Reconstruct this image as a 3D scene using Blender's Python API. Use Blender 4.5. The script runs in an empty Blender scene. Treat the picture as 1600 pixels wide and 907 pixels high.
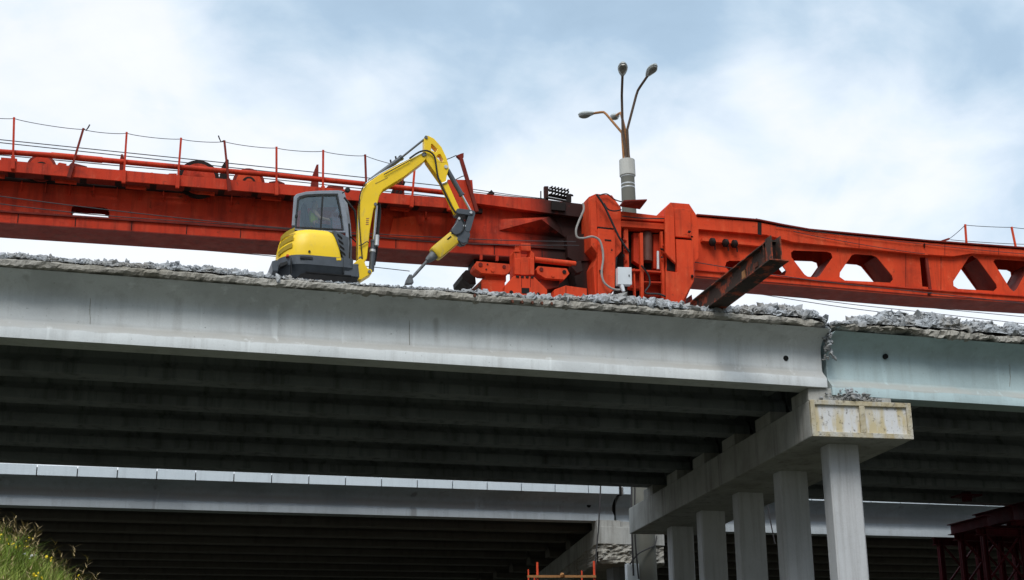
import bpy, bmesh, math, random
from mathutils import Vector, Matrix, noise
from mathutils.geometry import tessellate_polygon
R = math.radians
random.seed(7)
SC = bpy.context.scene
COL = SC.collection

# ------------------------------------------------------------------ camera
F = 2198.5                                   # focal length in photo pixels (photo 1600 wide)
PITCH, ROLL, YAW = 0.310523, -0.0074853, 0.28618
CAM = Vector((0, 0, 1.6))
_sy, _cy = math.sin(YAW), math.cos(YAW)
FWD = Vector((_sy*math.cos(PITCH), _cy*math.cos(PITCH), math.sin(PITCH)))
_r = Vector((_cy, -_sy, 0)); _u = _r.cross(FWD)
RT = _r*math.cos(ROLL)+_u*math.sin(ROLL)
UP = -_r*math.sin(ROLL)+_u*math.cos(ROLL)
cam = bpy.data.cameras.new('camera'); camo = bpy.data.objects.new('camera', cam); COL.objects.link(camo)
cam.sensor_width = 36; cam.lens = F/1600*36; cam.clip_end = 3000
m = Matrix((RT, UP, -FWD)).transposed().to_4x4(); m.translation = CAM
camo.matrix_world = m
SC.camera = camo

# ------------------------------------------------------------------ sky and sun
SUN_AZ, SUN_EL = R(207), R(49)               # azimuth clockwise from +Y: behind the camera, to the left
sd = Vector((math.sin(SUN_AZ)*math.cos(SUN_EL), math.cos(SUN_AZ)*math.cos(SUN_EL), math.sin(SUN_EL)))
wd = bpy.data.worlds.new('World'); SC.world = wd; wd.use_nodes = True
nt = wd.node_tree; N = nt.nodes; L = nt.links
for n in list(N): N.remove(n)
def wn(t, **k):
    n = N.new(t)
    for a, b in k.items(): setattr(n, a, b)
    return n
def wmath(op, a, b=None, c=None, clamp=False):
    n = wn('ShaderNodeMath', operation=op, use_clamp=clamp)
    for i, v in enumerate((a, b, c)):
        if v is None: continue
        if hasattr(v, 'is_linked'): L.new(v, n.inputs[i])
        else: n.inputs[i].default_value = v
    return n.outputs[0]
sky = wn('ShaderNodeTexSky', sky_type='NISHITA', sun_disc=False, sun_elevation=SUN_EL, sun_rotation=SUN_AZ)
bg1 = wn('ShaderNodeBackground'); bg1.inputs['Strength'].default_value = 0.13
L.new(sky.outputs[0], bg1.inputs['Color'])
tc = wn('ShaderNodeTexCoord')
sep = wn('ShaderNodeSeparateXYZ'); L.new(tc.outputs['Generated'], sep.inputs[0])
def dotdir(px_, py_):
    """how near the sky direction is to a fixed compass direction"""
    d = (FWD + RT*((px_-800)/F) + UP*(-(py_-453.5)/F)).normalized()
    n = wn('ShaderNodeVectorMath', operation='DOT_PRODUCT'); L.new(tc.outputs['Generated'], n.inputs[0]); n.inputs[1].default_value = d
    return n.outputs['Value']
mp = wn('ShaderNodeMapping'); L.new(tc.outputs['Generated'], mp.inputs[0])
mp.inputs['Scale'].default_value = (5.2, 5.2, 8.5); mp.inputs['Location'].default_value = (3.1, 1.7, 0.4)
n1 = wn('ShaderNodeTexNoise'); n1.inputs['Scale'].default_value = 1.0; n1.inputs['Detail'].default_value = 7; n1.inputs['Roughness'].default_value = .52; n1.inputs['Distortion'].default_value = .35
L.new(mp.outputs[0], n1.inputs['Vector'])
def blob(px_, py_, rad):
    c = math.cos(rad)
    n = wn('ShaderNodeMapRange', interpolation_type='SMOOTHERSTEP'); L.new(dotdir(px_, py_), n.inputs['Value'])
    n.inputs['From Min'].default_value = c; n.inputs['From Max'].default_value = 1
    return n.outputs[0]
thick = n1.outputs['Fac']
for (bx, by, br, amt) in ((640, -30, .20, -.20), (420, 10, .12, -.08), (860, 20, .14, -.13), (1120, 150, .10, -.09), (1530, 230, .14, -.13), (1450, 40, .12, -.12), (1000, 80, .08, -.06),
                          (180, 90, .11, .07), (720, 170, .11, .09), (1290, 110, .09, .13), (900, 330, .15, .10), (350, 230, .14, .1), (1250, 260, .12, .07), (20, 60, .07, -.02)):
    thick = wmath('ADD', thick, wmath('MULTIPLY', blob(bx, by, br), amt))
low = wn('ShaderNodeMapRange'); L.new(sep.outputs['Z'], low.inputs['Value'])
low.inputs['From Min'].default_value = .5; low.inputs['From Max'].default_value = .2; low.inputs['To Min'].default_value = 0; low.inputs['To Max'].default_value = .22
thick = wmath('ADD', thick, low.outputs[0])
cl = wn('ShaderNodeValToRGB'); 
mp2 = wn('ShaderNodeMapping'); L.new(tc.outputs['Generated'], mp2.inputs[0]); mp2.inputs['Scale'].default_value = (9, 9, 15); mp2.inputs['Location'].default_value = (7.3, 2.2, 5.1)
n2 = wn('ShaderNodeTexNoise'); n2.inputs['Scale'].default_value = 1.0; n2.inputs['Detail'].default_value = 6; n2.inputs['Roughness'].default_value = .55; n2.inputs['Distortion'].default_value = .5
L.new(mp2.outputs[0], n2.inputs['Vector'])
thick = wmath('ADD', thick, wmath('MULTIPLY', wmath('SUBTRACT', n2.outputs['Fac'], .5), .55)); L.new(thick, cl.inputs[0])
e = cl.color_ramp.elements
e[0].position = .05; e[0].color = (.36, .49, .62, 1)
e[1].position = .80; e[1].color = (.93, .95, .98, 1)
for p_, c_ in ((.26, (.42, .56, .70, 1)), (.38, (.54, .67, .79, 1)), (.48, (.67, .77, .87, 1)), (.58, (.78, .86, .93, 1)), (.68, (.88, .91, .95, 1))):
    q = cl.color_ramp.elements.new(p_); q.color = c_
# the overcast is brighter towards the veiled sun (behind the camera)
nd = wn('ShaderNodeVectorMath', operation='DOT_PRODUCT'); L.new(tc.outputs['Generated'], nd.inputs[0]); nd.inputs[1].default_value = sd
glow = wn('ShaderNodeMapRange', interpolation_type='SMOOTHSTEP'); L.new(nd.outputs['Value'], glow.inputs['Value'])
glow.inputs['From Min'].default_value = .35; glow.inputs['From Max'].default_value = 1; glow.inputs['To Min'].default_value = .92; glow.inputs['To Max'].default_value = 2.0
bg2 = wn('ShaderNodeBackground'); L.new(cl.outputs[0], bg2.inputs['Color']); 
def wrange(v, a, b_):
    n = wn('ShaderNodeMapRange', interpolation_type='SMOOTHSTEP'); L.new(v, n.inputs['Value']); n.inputs['From Min'].default_value = a; n.inputs['From Max'].default_value = b_; return n.outputs[0]
low_dim = wmath('MULTIPLY', wrange(sep.outputs['Y'], .1, -.35), wrange(sep.outputs['Z'], .72, .30))   # added dimming of the unseen low sky behind the camera, deepens slab shade
L.new(wmath('MULTIPLY', glow.outputs[0], wmath('SUBTRACT', 1.0, wmath('MULTIPLY', low_dim, .85))), bg2.inputs['Strength'])
mx = wn('ShaderNodeMixShader'); mx.inputs[0].default_value = .86
L.new(bg1.outputs[0], mx.inputs[1]); L.new(bg2.outputs[0], mx.inputs[2])
wo = wn('ShaderNodeOutputWorld'); L.new(mx.outputs[0], wo.inputs[0])

sl = bpy.data.lights.new('sun', 'SUN'); sl.energy = 1.5; sl.angle = R(24); sl.color = (1, .95, .87)
so = bpy.data.objects.new('sun', sl); COL.objects.link(so); so.rotation_euler = sd.to_track_quat('Z', 'Y').to_euler(); so.location = (-20, -30, 60)
SC.view_settings.view_transform = 'Standard'; SC.view_settings.look = 'None'
SC.view_settings.exposure = 0.36; SC.view_settings.gamma = 1; SC.view_settings.use_curve_mapping = False

# ------------------------------------------------------------------ picture point -> point on a real plane
def ray(x, y): return FWD + RT*((x-800)/F) + UP*(-(y-453.5)/F)
def at(x, y, Y):
    r = ray(x, y); return CAM + r*(Y/r.y)
def atz(x, y, Z):
    r = ray(x, y); return CAM + r*((Z-CAM.z)/r.z)
def mpp(p):                                  # metres per photo pixel at a point
    return (Vector(p)-CAM).dot(FWD)/F
def xz(poly, Y): return [(lambda q: (q.x, q.z))(at(x, y, Y)) for x, y in poly]

# ------------------------------------------------------------------ materials
MATS = {}
SOOT_A, SOOT_B = at(828, 350, 37.5).x, at(918, 350, 37.5).x
def mat(name, base, rough=.8, metal=0, spec=.3):
    """returns (material, helper) with world-position coordinates"""
    mt = bpy.data.materials.new(name); mt.use_nodes = True
    b = mt.node_tree.nodes['Principled BSDF']
    b.inputs['Base Color'].default_value = (*base, 1); b.inputs['Roughness'].default_value = rough
    b.inputs['Metallic'].default_value = metal; b.inputs['Specular IOR Level'].default_value = spec
    MATS[name] = mt
    return mt
class NB:
    """small node builder on world position"""
    def __init__(s, mt):
        s.nt = mt.node_tree; s.n = s.nt.nodes; s.l = s.nt.links; s.b = s.n['Principled BSDF']
        s.geo = s.n.new('ShaderNodeNewGeometry'); s.pos = s.geo.outputs['Position']
    def noise(s, scale, detail=6, rough=.6, stretch=None, off=(0, 0, 0), dist=0):
        mp = s.n.new('ShaderNodeMapping'); s.l.new(s.pos, mp.inputs[0]); mp.inputs['Location'].default_value = off
        if stretch: mp.inputs['Scale'].default_value = stretch
        t = s.n.new('ShaderNodeTexNoise'); t.inputs['Scale'].default_value = scale; t.inputs['Detail'].default_value = detail; t.inputs['Roughness'].default_value = rough
        t.inputs['Distortion'].default_value = dist
        s.l.new(mp.outputs[0], t.inputs['Vector']); return t.outputs['Fac']
    def ramp(s, v, a, b, interp='LINEAR'):
        t = s.n.new('ShaderNodeMapRange'); s.l.new(v, t.inputs['Value']); t.inputs['From Min'].default_value = a; t.inputs['From Max'].default_value = b
        if interp != 'LINEAR': t.interpolation_type = interp
        return t.outputs[0]
    def mix(s, fac, a, b, mode='MIX', k=1.0):
        t = s.n.new('ShaderNodeMix'); t.data_type = 'RGBA'; t.blend_type = mode
        if k != 1.0: fac = s.mul(fac, k)
        if hasattr(fac, 'is_linked'): s.l.new(fac, t.inputs['Factor'])
        else: t.inputs['Factor'].default_value = fac
        for q, v in (('A', a), ('B', b)):
            i = [x for x in t.inputs if x.name == q and x.type == 'RGBA'][0]
            if hasattr(v, 'is_linked'): s.l.new(v, i)
            else: i.default_value = (*v, 1)
        return [x for x in t.outputs if x.type == 'RGBA'][0]
    def mul(s, a, b, op='MULTIPLY'):
        t = s.n.new('ShaderNodeMath'); t.operation = op
        for i, v in enumerate((a, b)):
            if hasattr(v, 'is_linked'): s.l.new(v, t.inputs[i])
            else: t.inputs[i].default_value = v
        return t.outputs[0]
    def axis(s, i):
        t = s.n.new('ShaderNodeSeparateXYZ'); s.l.new(s.pos, t.inputs[0]); return t.outputs[i]
    def col(s, c): s.l.new(c, s.b.inputs['Base Color'])
    def bump(s, v, dist=.01, st=.5):
        t = s.n.new('ShaderNodeBump'); t.inputs['Distance'].default_value = dist; t.inputs['Strength'].default_value = st
        s.l.new(v, t.inputs['Height']); s.l.new(t.outputs[0], s.b.inputs['Normal'])

def concrete(name, base, dirt, dark, streak=.5, blot=.5, bump=.012):
    mt = mat(name, base, .9, 0, .2); b = NB(mt)
    c = b.mix(b.ramp(b.noise(.55, 5), .42, .68), base, dirt, k=blot)
    c = b.mix(b.ramp(b.noise(1.0, 6, .65, (3.2, 3.2, .16), (4, 2, 1)), .5, .78), c, dark, k=streak)
    c = b.mix(b.ramp(b.noise(7, 5, .7, (1.6, 1.6, .8)), .55, .8), c, dark, k=.35*streak)
    c = b.mix(b.ramp(b.noise(28, 3), .3, .75), c, (base[0]*1.25, base[1]*1.24, base[2]*1.22), k=.25)
    b.col(c); b.bump(b.noise(16, 5, .7), bump, .5)
    return mt
def girder_concrete(name, base, dust, dark, zlo, zhi):
    """painted girder with a band of settled dust on the ledge of the lower flange"""
    mt = concrete(name, base, tuple(x*.82 for x in base), dark, .42, .6, .008); b = NB(mt)
    old = b.b.inputs['Base Color'].links[0].from_socket
    z = b.mul(b.axis(2), b.mul(b.axis(0), .0055), 'SUBTRACT')
    z = b.mul(z, b.mul(b.noise(.9, 4, .6), .16), 'ADD')
    lo = b.ramp(z, zlo, zlo+.05, 'SMOOTHSTEP'); hi = b.ramp(z, zhi+.16, zhi-.04, 'SMOOTHSTEP')
    msk = b.mul(lo, hi)
    c = b.mix(msk, old, dust, k=.72)
    # formwork joint lines and drips running down from the slab
    dr = b.ramp(b.noise(1.3, 3, .5, (1.1, 1.1, .05), (9, 0, 3)), .66, .74)
    c = b.mix(dr, c, dark, k=.6)
    pt_ = b.ramp(b.noise(.35, 5, .6, (1, 1, 1.3), (3, 3, 8)), .50, .62); c = b.mix(pt_, c, tuple(x*.72 for x in base), k=.55)
    wt = b.ramp(b.noise(1.9, 4, .6, (1.2, 1.2, .12), (2, 8, 5)), .62, .70); c = b.mix(wt, c, tuple(min(1, x*1.3) for x in base), k=.4)
    sp = b.ramp(b.noise(11, 5, .7), .66, .72); c = b.mix(sp, c, tuple(x*.4 for x in dark), k=.6)
    b.col(c)
    return mt
concrete('edge_concrete', (.36, .345, .31), (.22, .20, .16), (.045, .04, .034), 1.0, .9, .05)
girder_concrete('girder_paint', (.63, .66, .67), (.37, .36, .335), (.2, .19, .17), 11.06, 11.26)
girder_concrete('girder_paint_blue', (.43, .54, .56), (.40, .39, .36), (.22, .235, .23), 10.82, 11.02)
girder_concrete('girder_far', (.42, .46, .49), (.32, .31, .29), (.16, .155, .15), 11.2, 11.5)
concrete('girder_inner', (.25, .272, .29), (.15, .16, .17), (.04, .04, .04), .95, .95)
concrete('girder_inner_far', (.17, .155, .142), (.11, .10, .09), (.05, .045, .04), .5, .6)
concrete('cap_concrete', (.42, .42, .40), (.25, .24, .215), (.10, .095, .08), .95, .9, .02)
concrete('column_paint', (.52, .53, .545), (.44, .45, .46), (.22, .21, .20), .75, .85, .012)
concrete('parapet_concrete', (.58, .645, .69), (.50, .56, .60), (.33, .37, .40), .45, .7)
concrete('pole_concrete', (.155, .155, .135), (.11, .11, .095), (.14, .13, .11), .5, .7)
concrete('collar_concrete', (.52, .52, .49), (.4, .4, .37), (.2, .2, .18), .5, .6)
def rubble_mat():
    mt = mat('rubble', (.34, .355, .37), .95, 0, .15); b = NB(mt)
    c = b.mix(b.ramp(b.noise(6, 4), .35, .7), (.42, .44, .46), (.25, .262, .275))
    c = b.mix(b.ramp(b.noise(1.1, 3), .45, .65), c, (.27, .25, .22), k=.75)
    c = b.mix(b.ramp(b.noise(22, 3), .55, .75), c, (.2, .2, .2), k=.5)
    b.col(c); b.bump(b.noise(30, 4), .02, .6); return mt
rubble_mat()
def stained_panel():
    mt = mat('panel_frame', (.62, .55, .37), .9); b = NB(mt)
    c = b.mix(b.ramp(b.noise(3, 5), .35, .7), (.54, .49, .37), (.40, .33, .20))
    c = b.mix(b.ramp(b.noise(1.6, 5, .6, (2, 2, .4)), .45, .6), c, (.50, .49, .45)); c = b.mix(b.ramp(b.noise(9, 6, .75), .53, .66), c, (.13, .105, .07), k=.85); b.col(c); b.bump(b.noise(20, 4), .02, .6)
    mt = mat('panel_face', (.62, .61, .58), .9); b = NB(mt)
    c = b.mix(b.ramp(b.noise(1.4, 4, .6, (2.2, 2.2, .5), (3, 0, 0)), .46, .62), (.64, .645, .65), (.55, .47, .30))
    c = b.mix(b.ramp(b.noise(7, 6, .75), .56, .66), c, (.14, .12, .10), k=.8); b.col(c); b.bump(b.noise(20, 4), .01, .5)
stained_panel()
def redpaint(name, base, rust, grime, soot=True, k=1.0):
    mt = mat(name, base, .62, 0, .16); b = NB(mt)
    c = b.mix(b.ramp(b.noise(.8, 5), .35, .7), base, tuple(x*y for x, y in zip(base, (.78, .8, .9))))
    c = b.mix(b.ramp(b.noise(2.2, 4, .6, (1, 1, .45), (2, 7, 1)), .52, .75), c, (base[0]*1.08, base[1]*1.9+.01, base[2]*2.2+.008), k=.55)
    c = b.mix(b.ramp(b.noise(1.5, 6, .68, (2.6, 2.6, .22), (5, 1, 0)), .50, .76), c, grime, k=.7*k)
    c = b.mix(b.ramp(b.noise(.7, 6, .7, (1, 1, 1.6), (8, 3, 2)), .56, .74), c, (grime[0]*.6, grime[1]*.7, grime[2]), k=.5*k)
    c = b.mix(b.ramp(b.noise(3.4, 5, .7, (1.3, 1.3, .9), (1, 9, 4)), .58, .8), c, (min(1, base[0]*1.15), base[1]*3+.02, base[2]*5+.02), k=.4)
    c = b.mix(b.ramp(b.noise(5.5, 7, .7, None, (1, 5, 2)), .60, .70), c, rust, k=.8*k)
    if soot:                                   # oil and soot leaked round the middle support
        x = b.axis(0); z = b.axis(2)
        mx_ = b.mul(b.ramp(x, SOOT_A-.3, SOOT_A+.7, 'SMOOTHSTEP'), b.ramp(x, SOOT_B+.4, SOOT_B-.3, 'SMOOTHSTEP'))
        nz = b.ramp(b.noise(1.2, 5, .65, (1.6, 1.6, .7)), .18, .42)
        c = b.mix(b.mul(mx_, nz), c, (.014, .010, .009), k=.97)
    b.col(c)
    r = b.ramp(b.noise(3, 4), .2, .8); b.l.new(b.mul(b.mul(r, .25), .5, 'ADD'), b.b.inputs['Roughness'])
    b.bump(b.noise(9, 5, .7), .008, .35)
    return mt
redpaint('red_paint', (.56, .042, .014), (.10, .03, .016), (.07, .013, .009))
redpaint('red_paint_clean', (.70, .064, .018), (.14, .04, .018), (.13, .022, .012), False, .75)
redpaint('dull_red', (.20, .022, .013), (.07, .025, .016), (.035, .011, .008))
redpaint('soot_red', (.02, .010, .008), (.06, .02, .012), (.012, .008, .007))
redpaint('trestle_red', (.10, .006, .012), (.04, .01, .01), (.02, .005, .006), False)
def rusty():
    mt = mat('rusty_steel', (.10, .05, .03), .85, 0, .3); b = NB(mt)
    c = b.mix(b.ramp(b.noise(1.5, 6, .65, (1.4, 1.4, 1.4)), .50, .58), (.052, .034, .026), (.36, .07, .03))
    c = b.mix(b.ramp(b.noise(4.5, 6, .7, None, (3, 3, 3)), .52, .66), c, (.03, .022, .018)); b.col(c); b.bump(b.noise(20, 4), .01, .5)
rusty()
def yellow(name, base, dirt):
    mt = mat(name, base, .38, 0, .45); b = NB(mt)
    c = b.mix(b.ramp(b.noise(1.7, 5), .45, .75), base, tuple(x*.88 for x in base), k=.6)
    c = b.mix(b.ramp(b.noise(5, 6, .7, (1.5, 1.5, .6)), .56, .75), c, (.36, .30, .17), k=dirt); b.col(c)
    b.l.new(b.mul(b.mul(b.noise(6, 4), .3), .26, 'ADD'), b.b.inputs['Roughness'])
yellow('yellow_paint', (.92, .61, .008), .45)
yellow('yellow_worn', (.70, .48, .03), .95)
mat('yellow_dark', (.36, .25, .02), .7)  # darker even yellow for the vent louvres and the boom seam
def simple(name, base, rough=.6, metal=0, spec=.4, var=.25, sc=6):
    mt = mat(name, base, rough, metal, spec); b = NB(mt)
    b.col(b.mix(b.ramp(b.noise(sc, 5), .35, .7), base, tuple(max(0, x*(1-var)) for x in base)))
    return mt
simple('graphite', (.075, .088, .105), .45); simple('dark_rubber', (.017, .017, .018), .85, 0, .2, .4)
simple('cab_grey', (.26, .29, .34), .45); simple('black_plastic', (.012, .013, .014), .5)
simple('dirty_steel', (.17, .18, .19), .65, .3, .4, .5, 9); simple('chrome', (.75, .76, .78), .18, 1, .5, .1)
simple('wire', (.035, .033, .035), .7); simple('grey_hose', (.33, .31, .29), .7); simple('box_grey', (.66, .70, .73), .5, 0, .4, .12, 2)
simple('oxide_pipe', (.42, .20, .08), .8, 0, .3, .45, 5); simple('lamp_grey', (.40, .43, .43), .5, 0, .4, .08); simple('lamp_lens', (.16, .16, .14), .2, 0, .5)
simple('galv', (.62, .64, .66), .45, .4); simple('dark_pipe', (.12, .08, .055), .8); simple('rebar_rust', (.11, .035, .018), .9); simple('hole_black', (.006, .006, .006), .9)
simple('orange_post', (.70, .07, .02), .5); simple('wood_rail', (.36, .17, .06), .8); simple('seat_black', (.02, .02, .022), .8)
simple('skin', (.52, .30, .21), .6, 0, .3, .08); simple('navy_cloth', (.03, .04, .07), .9); simple('vest_lime', (.55, .66, .06), .8); simple('hair', (.03, .02, .015), .8)
simple('brown_cyl', (.13, .05, .035), .6)
def glass():
    mt = bpy.data.materials.new('tinted_glass'); mt.use_nodes = True; n = mt.node_tree.nodes; l = mt.node_tree.links
    for q in list(n): n.remove(q)
    o = n.new('ShaderNodeOutputMaterial'); mxx = n.new('ShaderNodeMixShader'); t = n.new('ShaderNodeBsdfTransparent'); g = n.new('ShaderNodeBsdfGlossy')
    t.inputs[0].default_value = (.84, .91, .93, 1); g.inputs['Roughness'].default_value = .05; g.inputs['Color'].default_value = (.85, .95, 1, 1)
    mxx.inputs[0].default_value = .15; l.new(t.outputs[0], mxx.inputs[1]); l.new(g.outputs[0], mxx.inputs[2]); l.new(mxx.outputs[0], o.inputs[0])
    MATS['tinted_glass'] = mt
glass()
def ground_mats():
    mt = mat('soil', (.05, .045, .037), .95); b = NB(mt)
    b.col(b.mix(b.ramp(b.noise(.4, 6), .4, .65), (.055, .048, .038), (.035, .045, .02)))
    mt = mat('grass_bed', (.05, .07, .02), .95); b = NB(mt); b.col(b.mix(b.ramp(b.noise(2, 6), .4, .65), (.05, .075, .02), (.06, .055, .025)))
    mt = mat('grass_blade', (.08, .13, .025), .7, 0, .25); b = NB(mt)
    c = b.mix(b.ramp(b.noise(1.6, 4), .38, .62), (.15, .24, .03), (.28, .30, .06))
    c = b.mix(b.ramp(b.noise(40, 2, .5, (1, 1, .05)), .6, .68), c, (.34, .30, .14)); b.col(c)
    b.b.inputs['Subsurface Weight'].default_value = 0
    simple('dry_stalk', (.34, .25, .12), .9); simple('flower_yellow', (.85, .62, .02), .7)
    simple('flower_white', (.8, .8, .78), .7)
ground_mats()

# ------------------------------------------------------------------ mesh builder
BASE = {}
class MB:
    def __init__(s): s.v = []; s.f = []
    def add(s, vs, fs):
        o = len(s.v); s.v += [Vector(q) for q in vs]; s.f += [tuple(i+o for i in f) for f in fs]; return s
    def box(s, x0, x1, y0, y1, z0, z1):
        return s.add([(x, y, z) for x in (x0, x1) for y in (y0, y1) for z in (z0, z1)],
                     [(0, 1, 3, 2), (4, 6, 7, 5), (0, 4, 5, 1), (2, 3, 7, 6), (0, 2, 6, 4), (1, 5, 7, 3)])
    def obox(s, c, ax, ay, az):               # oriented box: centre and three half-axis vectors
        c, ax, ay, az = map(Vector, (c, ax, ay, az))
        return s.add([c+ax*i+ay*j+az*k for i in (-1, 1) for j in (-1, 1) for k in (-1, 1)],
                     [(0, 1, 3, 2), (4, 6, 7, 5), (0, 4, 5, 1), (2, 3, 7, 6), (0, 2, 6, 4), (1, 5, 7, 3)])
    def prism(s, poly, y0, y1, holes=()):
        """polygon in (x,z) with holes, extruded in y"""
        loops = [list(poly)]+[list(h) for h in holes]
        flat = [p for lp in loops for p in lp]
        tris = tessellate_polygon([[Vector((p[0], p[1], 0)) for p in lp] for lp in loops])
        n = len(flat); vs = [(p[0], y0, p[1]) for p in flat]+[(p[0], y1, p[1]) for p in flat]
        fs = [tuple(t) for t in tris]+[tuple(i+n for i in reversed(t)) for t in tris]
        o = 0
        for lp in loops:
            k = len(lp)
            for i in range(k): fs.append((o+i, o+(i+1) % k, n+o+(i+1) % k, n+o+i))
            o += k
        return s.add(vs, fs)
    def ppx(s, poly, Yref, y0=None, y1=None, holes=()):
        """polygon given in picture points on the plane y=Yref"""
        y0 = Yref if y0 is None else y0
        return s.prism(xz(poly, Yref), y0, y1, [xz(h, Yref) for h in holes])
    def bar(s, a, b, w, h=None, up=(0, 0, 1)):
        a, b = Vector(a), Vector(b); d = (b-a); ln = d.length; d.normalize(); u = Vector(up)
        sd_ = d.cross(u)
        if sd_.length < 1e-4: sd_ = d.cross(Vector((0, 1, 0)))
        sd_.normalize(); u = sd_.cross(d); h = w if h is None else h
        return s.obox((a+b)/2, d*ln/2, sd_*w/2, u*h/2)
    def tube(s, pts, r, n=8, cap=True):
        pts = [Vector(p) for p in pts]; rs = r if isinstance(r, (list, tuple)) else [r]*len(pts)
        o = len(s.v); vs = []; fs = []; ref = None
        for i, p in enumerate(pts):
            d = (pts[min(i+1, len(pts)-1)]-pts[max(i-1, 0)]).normalized()
            if ref is None: ref = d.orthogonal().normalized()
            ref = (ref-d*ref.dot(d)).normalized(); b2 = d.cross(ref)
            for k in range(n):
                a = 2*math.pi*k/n; vs.append(p+(ref*math.cos(a)+b2*math.sin(a))*rs[i])
        for i in range(len(pts)-1):
            for k in range(n): fs.append((i*n+k, i*n+(k+1) % n, (i+1)*n+(k+1) % n, (i+1)*n+k))
        if cap: fs += [tuple(reversed(range(n))), tuple(range((len(pts)-1)*n, len(pts)*n))]
        return s.add(vs, fs)
    def extr(s, prof, xs, fy=None, fz=None):
        """closed profile [(y,z)] along x, z rising with the bridge grade; fy, fz displace"""
        n = len(prof); vs = []
        for x in xs:
            for j, (y, z) in enumerate(prof):
                vs.append((x, y+(fy(x, j) if fy else 0), z+(fz(x, j) if fz else 0)))
        fs = [(i*n+j, i*n+(j+1) % n, (i+1)*n+(j+1) % n, (i+1)*n+j) for i in range(len(xs)-1) for j in range(n)]
        t = tessellate_polygon([[Vector((p[0], p[1], 0)) for p in prof]]); k = (len(xs)-1)*n
        fs += [tuple(q) for q in t]+[tuple(i+k for i in q) for q in t]
        return s.add(vs, fs)
    def chunk(s, c, r, rnd):
        t = (1+5**.5)/2
        P = [(-1, t, 0), (1, t, 0), (-1, -t, 0), (1, -t, 0), (0, -1, t), (0, 1, t), (0, -1, -t), (0, 1, -t), (t, 0, -1), (t, 0, 1), (-t, 0, -1), (-t, 0, 1)]
        FX = [(0, 11, 5), (0, 5, 1), (0, 1, 7), (0, 7, 10), (0, 10, 11), (1, 5, 9), (5, 11, 4), (11, 10, 2), (10, 7, 6), (7, 1, 8), (3, 9, 4), (3, 4, 2), (3, 2, 6), (3, 6, 8), (3, 8, 9), (4, 9, 5), (2, 4, 11), (6, 2, 10), (8, 6, 7), (9, 8, 1)]
        rot = Matrix.Rotation(rnd.uniform(0, 6.28), 3, Vector((rnd.uniform(-1, 1), rnd.uniform(-1, 1), rnd.uniform(-1, 1)+.01)).normalized())
        sc = (rnd.uniform(.6, 1.5), rnd.uniform(.5, 1.2), rnd.uniform(.22, .7))
        vs = []
        for p in P:
            q = Vector(p)*(r/1.9*rnd.uniform(.65, 1.25)); q = Vector((q.x*sc[0], q.y*sc[1], q.z*sc[2])); vs.append(rot @ q+Vector(c))
        return s.add(vs, FX)
    def build(s, name, mname, parent=None, smooth=False, bevel=0, label=None, cat=None, kind=None, group=None):
        me = bpy.data.meshes.new(name)
        base = BASE[parent.name] if parent else Vector((0, 0, 0))
        me.from_pydata([v-base for v in s.v], [], s.f); me.update()
        bm = bmesh.new(); bm.from_mesh(me); bmesh.ops.recalc_face_normals(bm, faces=bm.faces); bm.to_mesh(me); bm.free()
        me.materials.append(MATS[mname]); o = bpy.data.objects.new(name, me); COL.objects.link(o)
        BASE[o.name] = base
        if parent: o.parent = parent
        if smooth:
            for p in me.polygons: p.use_smooth = True
            try: me.set_sharp_from_angle(angle=R(38))
            except Exception: pass
        if bevel:
            md = o.modifiers.new('bevel', 'BEVEL'); md.width = bevel; md.segments = 2; md.limit_method = 'ANGLE'; md.angle_limit = R(40)
        tag(o, label, cat, group, kind); return o
def tag(o, label=None, cat=None, group=None, kind=None):
    for k, v in (('label', label), ('category', cat), ('group', group), ('kind', kind)):
        if v: o[k] = v
def thing(name, loc, label, cat, group=None):
    o = bpy.data.objects.new(name, None); COL.objects.link(o); o.location = loc; o.empty_display_size = .3
    BASE[o.name] = Vector(loc); tag(o, label, cat, group); return o
def frange(a, b, st):
    n = max(1, int(math.ceil((b-a)/st))); return [a+(b-a)*i/n for i in range(n+1)]
def nz(x, y=0, z=0, s=1): return noise.noise(Vector((x*s, y*s+3.3, z*s+7.7)))
def fbm(x, y=0, z=0, s=1, o=4): return sum(nz(x, y, z, s*2**i)/1.8**i for i in range(o))

# ------------------------------------------------------------------ ground
G = .0055                                     # grade of the decks
g = MB(); g.add([(-900, -900, 0), (900, -900, 0), (900, 1500, 0), (-900, 1500, 0)], [(0, 1, 2, 3)]); g.build('ground', 'soil', kind='structure')

# ------------------------------------------------------------------ the near bridge
YE, YF = 33.3, 33.8                           # slab edge, face of the lower flange
HB, HS, HT = 10.73, 12.31, 12.53              # girder underside, slab underside, slab top
def tee(y0, hb, hs, outer=False, y_edge=None):
    """profile of one precast tee girder: lower flange, sloping ledge, web, rounded haunch"""
    w = .72; c = y0+w/2; t = .13
    front = [(y0, hb), (y0, hb+.25), (y0+.03, hb+.29), (c-t-.03, hb+.47), (c-t, hb+.53)]
    k = hs-.50
    front += [(c-t, k), (c-t-.02, k+.12), (c-t-.08, k+.24), (c-t-.2, k+.35), (c-t-.36, k+.42)]
    if outer: front = front[:-3]+[(c-t-.1, k+.22), (c-t-.24, k+.33), (c-t-.42, k+.41), (y_edge+.14, hs-.03), (y_edge+.08, hs-.005)]
    else: front += [(c-t-.5, hs-.005)]
    back = [(2*c-y, z) for y, z in front]
    if outer: back = back[:-5]+[(c+t+.08, k+.24), (c+t+.2, k+.35), (c+t+.36, k+.42), (c+t+.5, hs-.005)]
    return front+back[::-1]
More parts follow.
